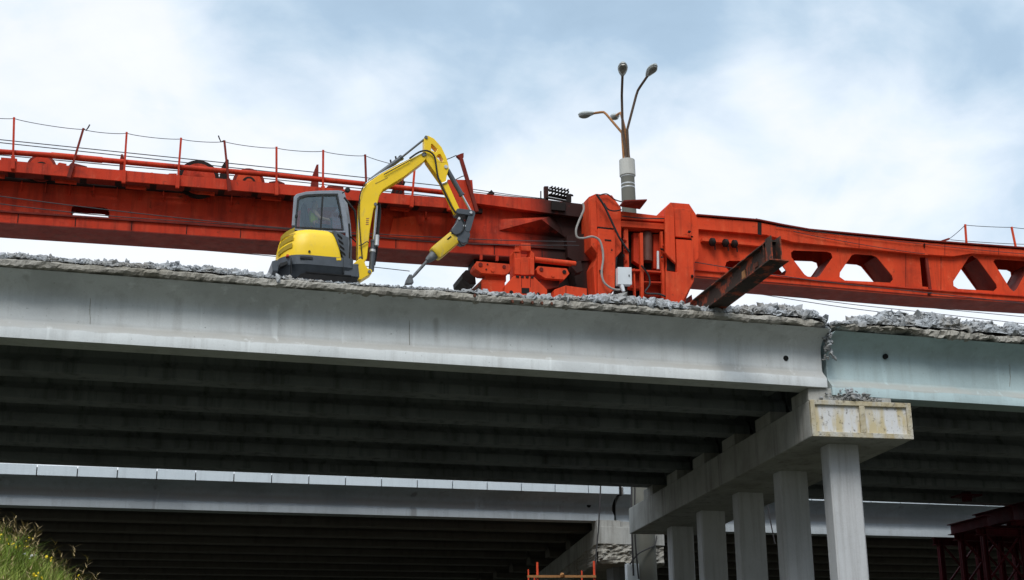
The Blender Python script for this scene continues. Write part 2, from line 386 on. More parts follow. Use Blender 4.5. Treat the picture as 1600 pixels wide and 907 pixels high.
def span(name, x0, x1, hb, hs, ht, ys, yback, fmat, imat, label, broken_at, smat='edge_concrete', ragged=1.0):
    tsk = math.tan(R(5.76))
    o = thing(name, (x0, ys[0], hb), label, 'bridge span')
    for i, y in enumerate(ys):
        b = MB(); xs = [x+(y-YF)*tsk for x in frange(x0, x1, 3.0 if i else .5)]
        b.extr(tee(y, hb, hs, i == 0, YE), xs, None, lambda x, j: G*x)
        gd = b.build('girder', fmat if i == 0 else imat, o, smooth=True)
    xe = x1-.55 if x0 < 0 else x0+.55
    for i in range(len(ys)-1):                 # end diaphragms between the girders
        pa = Vector((xe+(ys[i]-YF)*tsk, ys[i]+.50, 0)); pb2 = Vector((xe+(ys[i+1]-YF)*tsk, ys[i+1]+.22, 0)); b = MB(); zz = (hb+.5+hs-.03)/2+G*xe
        b.bar(pa+Vector((0, 0, zz)), pb2+Vector((0, 0, zz)), .22, hs-hb-.53); b.build('diaphragm', imat, o)
    # slab with a hacked, crumbling front edge
    b = MB(); xs = frange(max(x0, -5.5), min(x1, 31), .055); xs = ([x0] if x0 < -5.5 else [])+xs+([x1] if x1 > 31 else [])
    prof = [(YE+.12, hs), (YE+.03, hs+.03), (YE, hs+.09), (YE+.01, hs+.17), (YE+.07, ht), (yback, ht), (yback, hs)]
    def edge(x):
        d = abs(x-broken_at); return max(0, 1-d/.55)**1.2*1.0
    def fy(x, j):
        if j > 4: return 0
        return ragged*(.05*fbm(x, j*.35, 0, 1.3)+.028*nz(x, j*1.7, 2, 6)+.022*nz(x, j*2.1, 5, 15))+.42*edge(x)*(.7+.5*nz(x, j, 0, 4))
    def fz(x, j):
        z = G*x
        if j in (0, 1, 2): z += ragged*(.045*fbm(x, 5, 0, .9)+.03*nz(x, j, 1, 5)+.025*nz(x, j*3, 8, 14)+.01)+.12*edge(x)
        if j in (3, 4): z += ragged*.03*nz(x, j, 4, 4)-.06*edge(x)
        return z
    b.extr(prof, xs, fy, fz); b.build('deck_slab', smat, o)
    return o
ys1 = [YF+3.12*i for i in range(6)]
XJ = at(1291, 540, YF).x                      # the joint over the pier
spanA = span('bridge_span', -15, XJ-.06, HB, HS, HT, ys1, 51.2, 'girder_paint', 'girder_inner', 'long pale grey concrete bridge span carrying the yellow excavator', XJ-.06)
spanB = span('bridge_span', XJ+.08, 52, HB-.2, HS-.05, HT-.05, ys1, 51.2, 'girder_paint_blue', 'girder_inner', 'bluish concrete bridge span right of the broken joint, above the dark red trestle', XJ+.08, ragged=1.9)
for i in range(5):
    xd = at(1481, 645, YF+.8).x+i*.3; b = MB(); b.box(xd-.12, xd+.12, ys1[i]+.5, ys1[i+1]+.22, HB+.35, HS-.1+G*xd); b.build('diaphragm', 'girder_inner', spanB)
b = MB(); b.box(XJ-.3, XJ+.35, YE+1.5, 51.1, HT+G*XJ+.012, HT+G*XJ+.03); b.build('joint_cover', 'girder_inner', spanA)
def ringhole(px_, py_, par, dy=.22):
    p = at(px_, py_, YF+dy); b = MB(); b.tube([p+Vector((0, -.012, 0)), p+Vector((0, .1, 0))], .075, 14); b.build('drain_hole', 'hole_black', par)
ringhole(1228, 560, spanA); ringhole(1384, 557, spanB, .17)
xq = XJ+(ys1[5]+.36-YF)*math.tan(R(5.76)); b = MB(); b.box(xq-.05, xq+.07, ys1[5]+.05, 51.15, HB+.06, HS+G*xq-.004); b.build('joint_filler', 'girder_inner', spanA)
# rusty bar ends where the slab edge is cut
for px_ in (741, 800, 815, 831, 846, 861):
    p = at(px_, 470+(px_-800)*.055-(6 if px_ < 790 else 0), YE-.03); b = MB()
    b.tube([p+Vector((0, .2, 0)), p+Vector((.01, -.03, -.015)), p+Vector((.012, -.05, -.08))], [.03, .032, .022], 7); b.build('rebar_stub', 'rebar_rust', spanA)
# joint between form panels on the girder face: thin cracks
for px_, y0_, y1_, par in ((141, 452, 534, spanA), (640, 470, 560, spanA), (1578, 560, 604, spanB)):
    yy = YF+.221
    pts = [at(px_+fbm(k, px_)*1.2, y0_+(y1_-y0_)*k/9, yy) for k in range(10)]
    b = MB(); b.tube(pts, .007, 5); b.build('crack', 'edge_concrete', par)

# pier: skewed cap on five columns
SK = R(5.76); ta = Vector((math.sin(SK), math.cos(SK), 0)); tn = Vector((math.cos(SK), -math.sin(SK), 0))
c0 = Vector((18.42, 33.78, 0)); c1 = c0+tn*2.95
ZC0, ZC1 = 9.44, 10.46
LEN = 19.1
pier = thing('bridge_pier', (19.7, 34.7, 0), 'near concrete pier with stained two-panel cap end on rectangular columns', 'bridge pier')
def skewbox(b, s0, s1, t0, t1, z0, z1):
    """s along the cap, t across it"""
    P = [c0+ta*s+tn*t for s in (s0, s1) for t in (t0, t1)]
    return b.add([(p.x, p.y, z) for p in P for z in (z0, z1)], [(0, 1, 3, 2), (4, 6, 7, 5), (0, 4, 5, 1), (2, 3, 7, 6), (0, 2, 6, 4), (1, 5, 7, 3)])
b = MB(); skewbox(b, .12, LEN, 0, 2.95, ZC0, ZC1); cap = b.build('pier_cap', 'cap_concrete', pier, bevel=.03)
b = MB()
for (t0, t1, z0, z1) in ((0, .13, ZC0, ZC1), (2.81, 2.95, ZC0, ZC1), (.13, 2.81, ZC0, ZC0+.14), (.13, 2.81, ZC1-.13, ZC1), (1.42, 1.58, ZC0+.14, ZC1-.13)):
    skewbox(b, 0, .118, t0, t1, z0, z1)
b.build('end_frame', 'panel_frame', cap, bevel=.012)
b = MB(); skewbox(b, .07, .119, .13, 1.42, ZC0+.14, ZC1-.13); b.build('end_panel', 'panel_face', cap)
b = MB(); skewbox(b, .07, .119, 1.58, 2.81, ZC0+.14, ZC1-.13); b.build('end_panel', 'panel_face', cap)
for (x_, y_) in ((19.745, 34.75), (20.30, 38.85), (20.72, 42.75), (21.1, 46.65), (21.55, 50.55)):
    p = Vector((x_+.06, y_+.1, 0)); b = MB()
    hx, hy, ch = .45, .31, .05
    pl = [(-hx, -hy+ch), (-hx+ch, -hy), (hx-ch, -hy), (hx, -hy+ch), (hx, hy-ch), (hx-ch, hy), (-hx+ch, hy), (-hx, hy-ch)]
    vs = [p+tn*u+ta*v+Vector((0, 0, z)) for z in (-.3, ZC0-.003) for u, v in pl]
    b.add(vs, [(i, (i+1) % 8, 8+(i+1) % 8, 8+i) for i in range(8)]+[tuple(range(8)), tuple(range(8, 16))]); b.build('column', 'column_paint', pier)
for i, y in enumerate(ys1):
    s_ = (y-c0.y)/math.cos(SK)-.02 if i else .15
    b = MB(); skewbox(b, s_, s_+1.25, -.0+.02, 1.15, ZC1+.002, HB+G*19-.003); b.build('bearing_block', 'cap_concrete', pier, bevel=.02)
    b = MB(); skewbox(b, s_+.1, s_+.95, 1.7, 2.5, ZC1+.002, HB-.2+G*20-.003); b.build('bearing_block', 'cap_concrete', pier, bevel=.02)

# rubble on the decks
RB = [(-60, 396), (0, 397), (20, 395), (50, 396), (90, 402), (130, 406), (165, 407), (200, 409), (240, 412), (262, 411), (300, 415), (325, 412), (350, 419), (395, 425), (430, 431), (480, 438), (560, 443), (600, 444), (640, 446), (660, 443), (690, 443), (705, 449), (730, 455), (760, 461), (800, 466), (850, 469), (880, 467), (920, 462), (960, 461), (1000, 467), (1030, 470), (1060, 477), (1085, 484), (1120, 487), (1150, 479), (1180, 475), (1215, 477), (1250, 481), (1275, 488), (1290, 499), (1305, 513), (1318, 503), (1340, 495), (1380, 488), (1420, 489), (1450, 492), (1490, 498), (1530, 503), (1560, 509), (1580, 507), (1610, 508), (1700, 516)]
YC = 33.75
CR = [(lambda q: (q.x, q.z))(at(x, y+(3.5 if x < 700 else 2.0), YC)) for x, y in RB]
def crest(x):
    if x <= CR[0][0]: return CR[0][1]+G*(x-CR[0][0])
    for (xa, za), (xb, zb) in zip(CR, CR[1:]):
        if x <= xb: return za+(zb-za)*(x-xa)/(xb-xa)
    return CR[-1][1]
def rub_h(x, y):
    base = HT-(.05 if x > XJ else 0)+G*x
    c = max(crest(x)-base, .0)
    if abs(x-XJ) < .3: c *= .3
    if y < YC: k = max(0, (y-YE-.02)/(YC-YE-.02))**.7
    else: k = max(.25, 1-(y-YC)*.5)
    if x < 8.6 and x > 4.2: k *= .55 if y < 34.2 else .25
    return base+c*k*(1+.25*fbm(x, y, 0, 2.2))
def rubble(name, x0, x1, n, label, seed):
    rnd = random.Random(seed); b = MB()
    xs = frange(x0, x1, .16); yy = [YE+.05, YE+.15, YE+.3, YE+.5, YC, YC+.3, YC+.7, YC+1.3, YC+2.2, YC+3.4]
    vs = [(x, y+.03*nz(x, y, 3, 5), rub_h(x, y)-.012+.05*nz(x, y, 0, 5)*(j > 0)) for x in xs for j, y in enumerate(yy)]
    k = len(yy); b.add(vs, [(i*k+j, i*k+j+1, (i+1)*k+j+1, (i+1)*k+j) for i in range(len(xs)-1) for j in range(k-1)])
    for i in range(n):
        x = rnd.uniform(x0, x1); y = YE+.06+abs(rnd.gauss(0, 1))*.5 if i % 3 else YE+.06+rnd.random()*3.2
        r = min(.16 if x > 9 else .11, (.020 if x > 9 else .017)*math.exp(abs(rnd.gauss(0, .85))))
        hh = rub_h(x, y); base = HT+G*x-.05
        if hh-base < .03 and rnd.random() < .6: r *= .6
        if i % 41 == 0 and x > 9: r = rnd.uniform(.10, .16)
        if 4.2 < x < 8.6: r = min(r, .07)
        b.chunk((x, y, hh+r*.02), r, rnd)
    return b.build(name, 'rubble', label=label, cat='rubble', kind='stuff')
rubble('rubble', -4.5, XJ-.15, 15000, 'crushed concrete lying along the edge of the excavated deck', 3)
rubble('rubble', XJ+.1, 30, 6500, 'crushed concrete heaped on the deck right of the broken joint', 5)
rnd = random.Random(11); b = MB()
for i in range(520):                          # the heap on the pier cap
    u = rnd.gauss(0, 1)*.33; v = rnd.random()**1.3; t_ = 1.32+u*1.1; hgt = max(0, .40*(1-abs(t_-1.1)/1.15))
    p = c0+ta*(.05+rnd.random()*.42)+tn*t_; r = .028*math.exp(abs(rnd.gauss(0, .6)))
    if 0 < t_ < 2.9: b.chunk((p.x, p.y, ZC1+.02+hgt*v), r, rnd)
for i in range(90):                           # caught in the broken joint
    p = Vector((XJ+rnd.gauss(0, .05), YE+.25+rnd.random()*.4, 12.62-rnd.random()**1.5*1.0)); b.chunk(p, .03+rnd.random()*.06, rnd)
b.build('rubble', 'rubble', label='small heap of broken concrete on the pier cap below the joint', cat='rubble', kind='stuff')

# ------------------------------------------------------------------ the far bridge
GF = .0095
YFF = 59.2
def far_span(x0, x1, hb, hs, label, fm):
    o = thing('bridge_span', (x0, YFF, hb), label, 'bridge span')
    for i in range(11):
        b = MB(); pr = tee(YFF+3.35*i, hb, hs)
        if i == 0: pr = tee(YFF, hb, hs, True, YFF-.62)
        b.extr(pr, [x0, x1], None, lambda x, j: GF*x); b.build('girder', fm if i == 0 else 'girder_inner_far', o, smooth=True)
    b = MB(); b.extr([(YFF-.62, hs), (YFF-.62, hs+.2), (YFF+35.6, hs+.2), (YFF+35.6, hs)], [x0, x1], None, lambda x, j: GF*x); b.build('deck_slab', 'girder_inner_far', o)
    b = MB(); b.extr([(YFF-.635, hs+.201), (YFF-.635, hs+.33), (YFF-.4, hs+.33), (YFF-.4, hs+.201)], [x0, x1], None, lambda x, j: GF*x); b.build('kerb', 'girder_inner_far', o)
    w = 1.545; x = x0+.02
    while x+w <= x1+.4:
        b = MB(); tz = .02*nz(x, 4, 0, 3)
        b.extr([(YFF-.78, hs-.02), (YFF-.78+.02*tz, hs+.40+tz), (YFF-.64, hs+.40+tz), (YFF-.64, hs-.02)], [x+.022, min(x+w, x1)-.022], None, lambda x, j: GF*x); b.build('parapet_block', 'parapet_concrete', o, bevel=.012); x += w
    return o
pj = at(961, 800, YFF).x
hbf = at(480, 802, YFF).z-GF*at(480, 802, YFF).x
hsf = at(480, 757, YFF-.6).z-GF*at(480, 757, YFF-.6).x
far_span(-18, pj-.05, hbf, hsf, 'far long grey bridge span with a row of parapet blocks under the near deck', 'girder_far')
o = far_span(pj+.12, 75, hbf-.33, hsf, 'far bridge span seen between the columns of the near pier', 'girder_far')
p = at(920, 790, YFF+.22); b = MB(); b.tube([p+Vector((0, -.012, 0)), p+Vector((0, .1, 0))], .1, 14); b.build('drain_hole', 'hole_black', spanA if False else o)
b = MB(); b.box(pj-.06, pj+.13, YFF+.30, YFF+.42, hbf+GF*pj, hsf+GF*pj+.2); b.box(pj-.06, pj+.13, YFF-.56, YFF-.5, hsf+GF*pj-.05, hsf+GF*pj+.40); b.box(pj-.3, pj+.35, YFF-.49, YFF+35, hsf+GF*pj+.215, hsf+GF*pj+.235); b.build('joint_cover', 'hole_black', o)
# its pier, cap face broken away
fp = thing('bridge_pier', (pj, YFF+2, 0), 'far bridge pier with crumbled cap face behind the orange guard rail', 'bridge pier')
xa = at(935, 850, YFF-.3).x; xb = at(1040, 850, YFF-.3).x; zt = at(940, 822, YFF-.3).z-.02; zm = at(940, 850, YFF-.3).z; zb = at(945, 880, YFF-.3).z
sk2 = math.tan(R(9))
def shear(b, y0): 
    for v in b.v: v.x += (v.y-y0)*sk2
    return b
b = MB(); b.box(xa, xb, YFF-.3, YFF+26, zm, zt); shear(b, YFF); fc = b.build('pier_cap', 'cap_concrete', fp, bevel=.02)
b = MB(); b.box(xa+1.15, xb, YFF-.2, YFF+26, zt+.002, zt+.26); b.box(xa, xa+1.12, YFF-.28, YFF+.9, zt+.002, hbf+GF*pj-.004); shear(b, YFF); b.build('bearing_block', 'cap_concrete', fp)
b = MB(); nu, nv = 26, 12
vs = [(xa+.04+(xb-xa-.08)*i/nu, YFF-.24+.16*fbm(i*.4, j*.5, 0, 1.1)+.08*(j == 0), zb+.06*fbm(i, 2, 0, .5)*(j == 0)+(zm+.02-zb)*j/nv) for i in range(nu+1) for j in range(nv+1)]
b.add(vs, [(i*(nv+1)+j, (i+1)*(nv+1)+j, (i+1)*(nv+1)+j+1, i*(nv+1)+j+1) for i in range(nu) for j in range(nv)])
vs = [(xa+.03+.1*fbm(i*.4, j*.5, 9, 1.1)-.03, YFF-.2+26*i/40, zb+(zm+.02-zb)*j/nv) for i in range(41) for j in range(nv+1)]
b.add(vs, [(i*(nv+1)+j, (i+1)*(nv+1)+j, (i+1)*(nv+1)+j+1, i*(nv+1)+j+1) for i in range(40) for j in range(nv)])
b.add([(xa, YFF-.2, zb), (xb, YFF-.2, zb), (xb, YFF+26, zb), (xa, YFF+26, zb)], [(0, 1, 2, 3)]); shear(b, YFF)
b.build('broken_concrete', 'edge_concrete', fc)
for k in range(5):
    b = MB(); yy = YFF+1+k*5.2; xx = (xa+xb)/2+(yy-YFF)*sk2; b.box(xx-.6, xx+.6, yy, yy+.9, -.3, zb-.003); b.build('column', 'girder_inner', fp)

# ------------------------------------------------------------------ street lamp between the bridges
YL = 54.6
pt = at(980, 262, YL); pb = at(1008, 880, YL); dirp = (pt-pb)/(pt.z-pb.z)
foot = pb-dirp*pb.z
lamp = thing('street_lamp', foot, 'tall round concrete street lamp with four curved arms behind the red gantry', 'street lamp')
rt = 10.5*mpp(at(981, 290, YL)); rb = 17.8*mpp(at(1007, 870, YL))
b = MB(); b.tube([foot-dirp*.3, pb, pt-dirp*.02], [rb*1.08, rb, rt], 28); b.build('pole', 'pole_concrete', lamp, smooth=True)
b = MB(); h_ = 26*mpp(pt); q0 = pt-dirp*(h_*.55)
b.tube([q0-dirp*.06, q0, q0+dirp*h_], [rt*1.02, rt*1.2, rt*1.17], 26); b.build('collar', 'collar_concrete', lamp, smooth=True)
for yy in (277, 289, 294.5):
    q = at(980+(yy-262)*.045, yy, YL); b = MB(); b.tube([q-dirp*.025, q+dirp*.025], rt*1.04, 26); b.build('strap', 'galv', lamp, smooth=True)
q1 = q0+dirp*h_*.9
zhead = at(973, 106, YL-2.2).z
def lamp_arm(p0px, elbow, head, Ye, Yh, mname, col):
    a0 = Vector((at(p0px[0], p0px[1], YL).x, YL+(Ye-YL)*.06, q1.z))
    a1 = at(p0px[2], p0px[3], YL+(Ye-YL)*.12)
    e_ = at(elbow[0], elbow[1], Ye); hd = at(head[0], head[1], Yh)
    v = (hd-e_).normalized(); st = hd-v*.42
    pts = []
    for i in range(5): pts.append(a0.lerp(a1, i/4))
    ctrl = [a1, a1.lerp(e_, .85), e_, e_.lerp(st, .2), st]
    pts += [a1.lerp(e_, .5), a1.lerp(e_, .88), e_+(st-e_)*.06-(e_-a1)*.015, e_.lerp(st, .3), st]
    b = MB(); b.tube(pts, .058, 10); arm = b.build('lamp_arm', mname, lamp, smooth=True)
    # cobra-style head: a flattened pod with the glass bowl on its underside
    side = v.cross(Vector((0, 0, 1))).normalized(); up_ = side.cross(v).normalized()
    def pod(scale, o_, zs, l0, l1):
        vs = []; fs = []; n = 16; rings = 9
        for i in range(rings):
            t = i/(rings-1); r_ = (math.sin(math.pi*min(1, max(0, .06+.9*t)))**.6)*(.55+.45*t)
            c_ = st+v*(l0+(l1-l0)*t)+up_*o_
            for k in range(n):
                a = 2*math.pi*k/n; vs.append(c_+side*math.cos(a)*.28*scale*r_+up_*math.sin(a)*zs*r_)
        for i in range(rings-1):
            for k in range(n): fs.append((i*n+k, i*n+(k+1) % n, (i+1)*n+(k+1) % n, (i+1)*n+k))
        fs += [tuple(range(n)), tuple(range((rings-1)*n, rings*n))]
        return MB().add(vs, fs)
    hd_ = pod(1, .02, .16, -.12, .86).build('lamp_head', 'lamp_grey', arm, smooth=True)
    lamp_parts.append((pod(.86, -.07, .14, .16, .82), arm))
lamp_parts = []
lamp_arm((979, 243, 973, 205), (971.5, 150), (973, 108), YL-.5, YL-2.3, 'dark_pipe', 0)
lamp_arm((982, 243, 980, 203), (996, 142), (1018, 110), YL-.5, YL-2.1, 'dark_pipe', 0)
lamp_arm((975, 243, 972, 208), (944, 175), (916, 179), YL+.6, YL+1.5, 'oxide_pipe', 0)
lamp_arm((984, 243, 977, 205), (970, 176), (961, 182), YL+.6, YL+2.4, 'oxide_pipe', 0)
for pb_, arm_ in lamp_parts: pb_.build('lamp_lens', 'lamp_lens', arm_, smooth=True)
p = at(988, 893, YL-.45); b = MB(); b.box(p.x-.27, p.x+.27, p.y-.1, p.y+.16, p.z-.75, p.z+.3); b.build('junction_box', 'box_grey', lamp, bevel=.03)
def cable(name, pts, r, mname='wire', label=None, cat='cable', group=None, parent=None, sag=0, n=14, seg=5):
    pts = [Vector(p) for p in pts]
    out = []
    for i in range(len(pts)-1):
        k = n if len(pts) == 2 else max(3, n//(len(pts)-1))
        for j in range(k):
            t = j/k; p0 = pts[max(i-1, 0)]; p1 = pts[i]; p2 = pts[i+1]; p3 = pts[min(i+2, len(pts)-1)]
            q = .5*((2*p1)+(-p0+p2)*t+(2*p0-5*p1+4*p2-p3)*t*t+(-p0+3*p1-3*p2+p3)*t**3)
            if sag: q.z -= sag*4*t*(1-t)
            out.append(q)
    out.append(pts[-1]); b = MB(); b.tube(out, r, seg)
    return b.build(name, mname, parent, smooth=True, label=label, cat=cat if not parent else None, group=group)
cable('hanging_cable', [at(939, 752, 57.6), at(937, 790, 57.6), at(935, 830, 57.6), at(931, 870, 57.6), at(929, 910, 57.6)], .035, label='thin black cable hanging in front of the crumbled far pier', cat='cable')
cable('power_cable', [at(987, 756, YL-.75), at(987, 800, YL-.75), at(988, 850, YL-.7), at(990, 900, YL-.7)], .04, parent=lamp)
cable('power_cable', [at(992, 758, YL-.72), at(992, 810, YL-.72), at(993, 850, YL-.72), at(998, 905, YL-.66)], .035, parent=lamp)
cable('power_cable', [at(984, 882, YL-.66), at(997, 866, YL-.66), at(1012, 858, YL-.6), at(1023, 852, YL-.4), at(1026, 838, YL-.2)], .03, parent=lamp)
cable('hanging_cable', [at(1199, 785, 57), at(1204, 815, 57), at(1211, 850, 57)], .03, label='thin cable hanging between the second and third columns of the near pier', cat='cable')

# ------------------------------------------------------------------ orange guard rail below the far pier
YS = 57.3
gr = thing('guard_rail', at(876, 930, YS), 'orange guard rail of a scaffold below the far pier', 'guard rail')
for (x_, y_) in ((839.5, 879), (928, 877), (825.5, 890), (835, 903), (909, 892)):
    p = at(x_, y_, YS if x_ in (839.5, 928) else YS+1.2); b = MB(); b.tube([p, Vector((p.x, p.y, p.z-2.6))], .05 if x_ in (839.5, 928) else .032, 8); b.build('post', 'orange_post', gr, smooth=True)
a_, b_ = at(824, 901, YS-.08), at(931, 901, YS-.08); b = MB(); b.bar(a_, b_, .07, .1); b.build('top_rail', 'wood_rail', gr)
a_, b_ = at(824, 925, YS-.08), at(931, 925, YS-.08); b = MB(); b.bar(a_, b_, .07, .1); b.build('mid_rail', 'wood_rail', gr)
p = at(878, 899, YS-.14); b = MB(); b.chunk(p, .16, random.Random(4)); b.build('knot', 'wood_rail', gr)
p = at(920, 960, YS); b = MB(); b.box(at(815, 960, YS).x, at(940, 960, YS).x, YS-.2, YS+1.6, p.z-.1, p.z); b.build('platform', 'wood_rail', gr)

# ------------------------------------------------------------------ dark red shoring trestle under the right span
YT = 47.5
tz = at(1468, 838, YT).z+.6
tr = thing('steel_trestle', (at(1520, 900, YT).x, YT, 0), 'dark red steel trestle propping the right span', 'trestle')
x0_ = at(1462, 870, YT).x+2.2; XS = [x0_, x0_+1.75, x0_+3.5, x0_+5.8, x0_+8.2]; YS_ = [YT, YT+1.5, YT+3.0]
for yi, yy in enumerate(YS_):
    for xi, xx in enumerate(XS):
        b = MB(); top = tz-.25+.16*min(xi, 3)
        b.box(xx-.1, xx+.1, yy-.012, yy+.012, 0, top); b.box(xx-.1, xx-.075, yy-.1, yy+.1, 0, top); b.box(xx+.075, xx+.1, yy-.1, yy+.1, 0, top); b.build('leg', 'trestle_red', tr)
for yy in YS_:
    for xi in range(len(XS)-1):
        for k in range(4):
            z0_ = tz-.5-k*1.9; b = MB(); b.bar((XS[xi]+.1, yy-.04, z0_), (XS[xi+1]-.1, yy-.04, z0_-1.7), .07); b.build('brace', 'trestle_red', tr)
            b = MB(); b.bar((XS[xi]+.1, yy+.06, z0_-1.7), (XS[xi+1]-.1, yy+.06, z0_), .07); b.build('brace', 'trestle_red', tr)
            b = MB(); b.bar((XS[xi]+.1, yy, z0_-1.8), (XS[xi+1]-.1, yy, z0_-1.8), .1); b.build('strut', 'trestle_red', tr)
def ibeam(b, a, e, w, h, tf=.03, tw=.02, up=(0, 0, 1)):
    a, e = Vector(a), Vector(e); d = (e-a).normalized(); u = Vector(up); s_ = d.cross(u).normalized(); u = s_.cross(d)
    b.bar(a+u*(h/2-tf/2), e+u*(h/2-tf/2), w, tf, up); b.bar(a-u*(h/2-tf/2), e-u*(h/2-tf/2), w, tf, up); b.bar(a, e, tw, h-2*tf-.002, up)
    return b
for (xa_, dz, hh) in ((x0_-.15, -.05, .42), (x0_+1.05, .30, .6), (x0_+2.6, .62, .75), (x0_+4.2, .62, .75), (x0_+5.8, .62, .75)):
    b = MB(); ibeam(b, (xa_, YT-.55, tz+dz), (xa_, YT+1.9, tz+dz), .34, hh); b.build('head_beam', 'trestle_red', tr)
for yy in YS_:
    b = MB(); ibeam(b, (x0_-.3, yy, tz-.36), (x0_+8, yy, tz-.36+.0), .26, .3); b.build('cross_beam', 'trestle_red', tr)
    b = MB(); b.bar((x0_+1.2, yy-.02, tz+.0), (x0_+8, yy-.02, tz+.24), .3, .22); b.build('packing', 'trestle_red', tr)
p = at(1527, 800, YT); b = MB(); b.tube([(p.x, YT+.6, tz+.9), (p.x, YT+.6, tz+1.25)], .2, 12); b.tube([(p.x, YT+.6, tz+1.25), (p.x, YT+.6, 10.72)], .12, 12); b.box(p.x-.45, p.x+.45, YT+.2, YT+1, 10.66, 10.72); b.build('jack', 'trestle_red', tr)

# ------------------------------------------------------------------ red launching gantry
YB, YW, YTW = 37.6, 36.9, 36.75              # beam face, walkway edge, face of the towers
ga = thing('launching_gantry', (15.5, 37.6, 12.7), 'long red launching gantry straddling the bridge deck', 'gantry')
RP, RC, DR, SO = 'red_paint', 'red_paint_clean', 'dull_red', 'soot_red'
def lin(p, q, Y):
    a, c = at(*p, Y), at(*q, Y); s_ = (c.z-a.z)/(c.x-a.x); return lambda x: a.z+s_*(x-a.x)
# left box beam
XL = -9.0; XM = at(925, 380, YB).x
zt_ = lin((0, 281), (640, 326), YB); zl_ = lin((0, 334), (420, 362), YB); zs_ = lin((0, 349), (420, 377), YB)
def strip(b, x0, x1, f0, f1, y0, y1): return b.prism([(x0, f0(x0)), (x1, f0(x1)), (x1, f1(x1)), (x0, f1(x0))], y0, y1)
def off(f, d): return lambda x: f(x)+d
XC = at(742, 330, YB).x
hole = xz([(111, 330), (113, 323), (118, 321.5), (163, 324.5), (169, 327), (171, 333), (170, 341), (165, 344), (118, 340.5), (112, 337)], YB)
def web(y0, y1, zo):
    b = MB(); b.prism([(XL, zl_(XL)+zo), (XC+3.6, zl_(XC+3.6)+zo), (XC+3.6, zt_(XC+3.6)), (XL, zt_(XL))], y0, y1, [hole]); return b
web(YB, YB+.03, .0).build('web_plate', RP, ga)
hole = [(x, z+(.16 if k in range(1, 6) else -.0)) for k, (x, z) in enumerate(hole)]
web(YB+.97, YB+1.0, .0).build('web_plate', RP, ga)
b = MB(); strip(b, XL, XC+3.6, zs_, off(zl_, -.002), YB-.07, YB+1.07); b.build('bottom_flange', RP, ga)
b = MB(); strip(b, XL, XC+3.4, off(zs_, -.032), off(zs_, -.003), YB-.1, YB+1.1); b.build('bottom_plate', DR, ga)
b = MB(); strip(b, XL, XC+3.6, off(zl_, .002), off(zl_, .05), YB-.13, YB-.003); b.build('ledge', DR, ga)
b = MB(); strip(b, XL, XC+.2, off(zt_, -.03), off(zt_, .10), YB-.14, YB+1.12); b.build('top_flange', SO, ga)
for i in range(28):                          # short stiffeners below the top flange
    x = XL+.7+i*.62
    if x > XC-.2: break
    b = MB(); b.box(x-.012, x+.012, YB-.11, YB-.003, zt_(x)-.30, zt_(x)-.002); b.build('stiffener', RP, ga)
for i in range(16):                          # seams of the flange strip
    x = XL+.4+i*1.47; b = MB(); b.box(x-.012, x+.012, YB-.078, YB-.071, zs_(x)+.02, zl_(x)-.01); b.build('seam', SO, ga)
b = MB(); b.ppx([(615, 342), (648, 338), (664, 376), (608, 371)], YB-.06, YB-.06, YB-.003); b.build('patch_plate', RC, ga)
# walkway on top with its fascia
wt_ = lin((0, 250), (420, 286), YW); wb_ = lin((0, 267), (420, 302), YW)
XWE = at(735, 320, YW).x
b = MB(); strip(b, XL, XWE, wb_, wt_, YW, YW+.05); b.build('walkway_fascia', RP, ga)
b = MB(); strip(b, XL, XWE, off(wb_, .03), off(wb_, .07), YW+.052, YW+.5); b.build('walkway_plate', DR, ga)
b = MB(); strip(b, XL, XWE, wb_, off(wt_, -.05), YW+1.35, YW+1.4); b.build('rear_rail', DR, ga)
for i in range(22):
    x = XL+.5+i*.92
    if x > XWE-.3: break
    b = MB(); b.box(x-.09, x+.09, YW+.06, YW+.5, zt_(x)+.095, wb_(x)+.028); b.build('walkway_bracket', SO, ga)
    if i % 2: b = MB(); b.box(x+.2, x+.75, YW+.35, YW+.48, zt_(x)+.12, wb_(x)-.03); b.build('packer', RP, ga)
pp = [(-80, 230.5), (0, 237.5), (80, 243), (200, 254), (320, 265), (420, 273), (520, 283), (620, 293), (700, 302)]
b = MB(); b.tube([at(x, y, YW+.1) for x, y in pp], .075, 12); b.build('pipe', RP, ga, smooth=True)
b = MB(); b.tube([at(80, 243, YW+.1), at(160, 250.5, YW+.1)], .088, 12); b.build('pipe_sleeve', RP, ga, smooth=True)
posts = [(-52, 176, -54, 258), (22, 184, 20, 262), (130.5, 201, 108, 276), (198, 207, 193, 284), (283, 216, 277, 292), (350.5, 220, 358.5, 297), (432, 230, 432, 303), (505, 235, 504.5, 308), (570.5, 242, 573, 312), (648, 262, 643, 322)]
for i, (x0, y0, x1, y1) in enumerate(posts):
    a_, e_ = at(x0, y0, YW-.06), at(x1, y1, YW-.06); b = MB(); b.bar(e_, a_, .055, .055, (0, 1, 0)); b.bar(e_-(a_-e_)*.03, e_+(a_-e_)*.22, .1, .09, (0, 1, 0)); b.build('railing_post', 'dull_red' if i % 3 == 2 else RP, ga)
for (x0, y0), (x1, y1) in zip([q[:2] for q in posts], [q[:2] for q in posts][1:]):
    cable('railing_wire', [at(x0, y0+1.5, YW-.06), at(x1, y1+1.5, YW-.06)], .010, parent=ga, sag=.05)
for (x_, y_) in ((130, 201), (350, 220)):     # hooked ends
    p = at(x_, y_, YW-.07); s_ = 1 if x_ < 200 else -1; b = MB(); b.tube([p, p+Vector((s_*.08, 0, -.05)), p+Vector((s_*.13, 0, .05)), p+Vector((s_*.16, 0, .13))], .018, 6); b.build('hook', SO, ga)
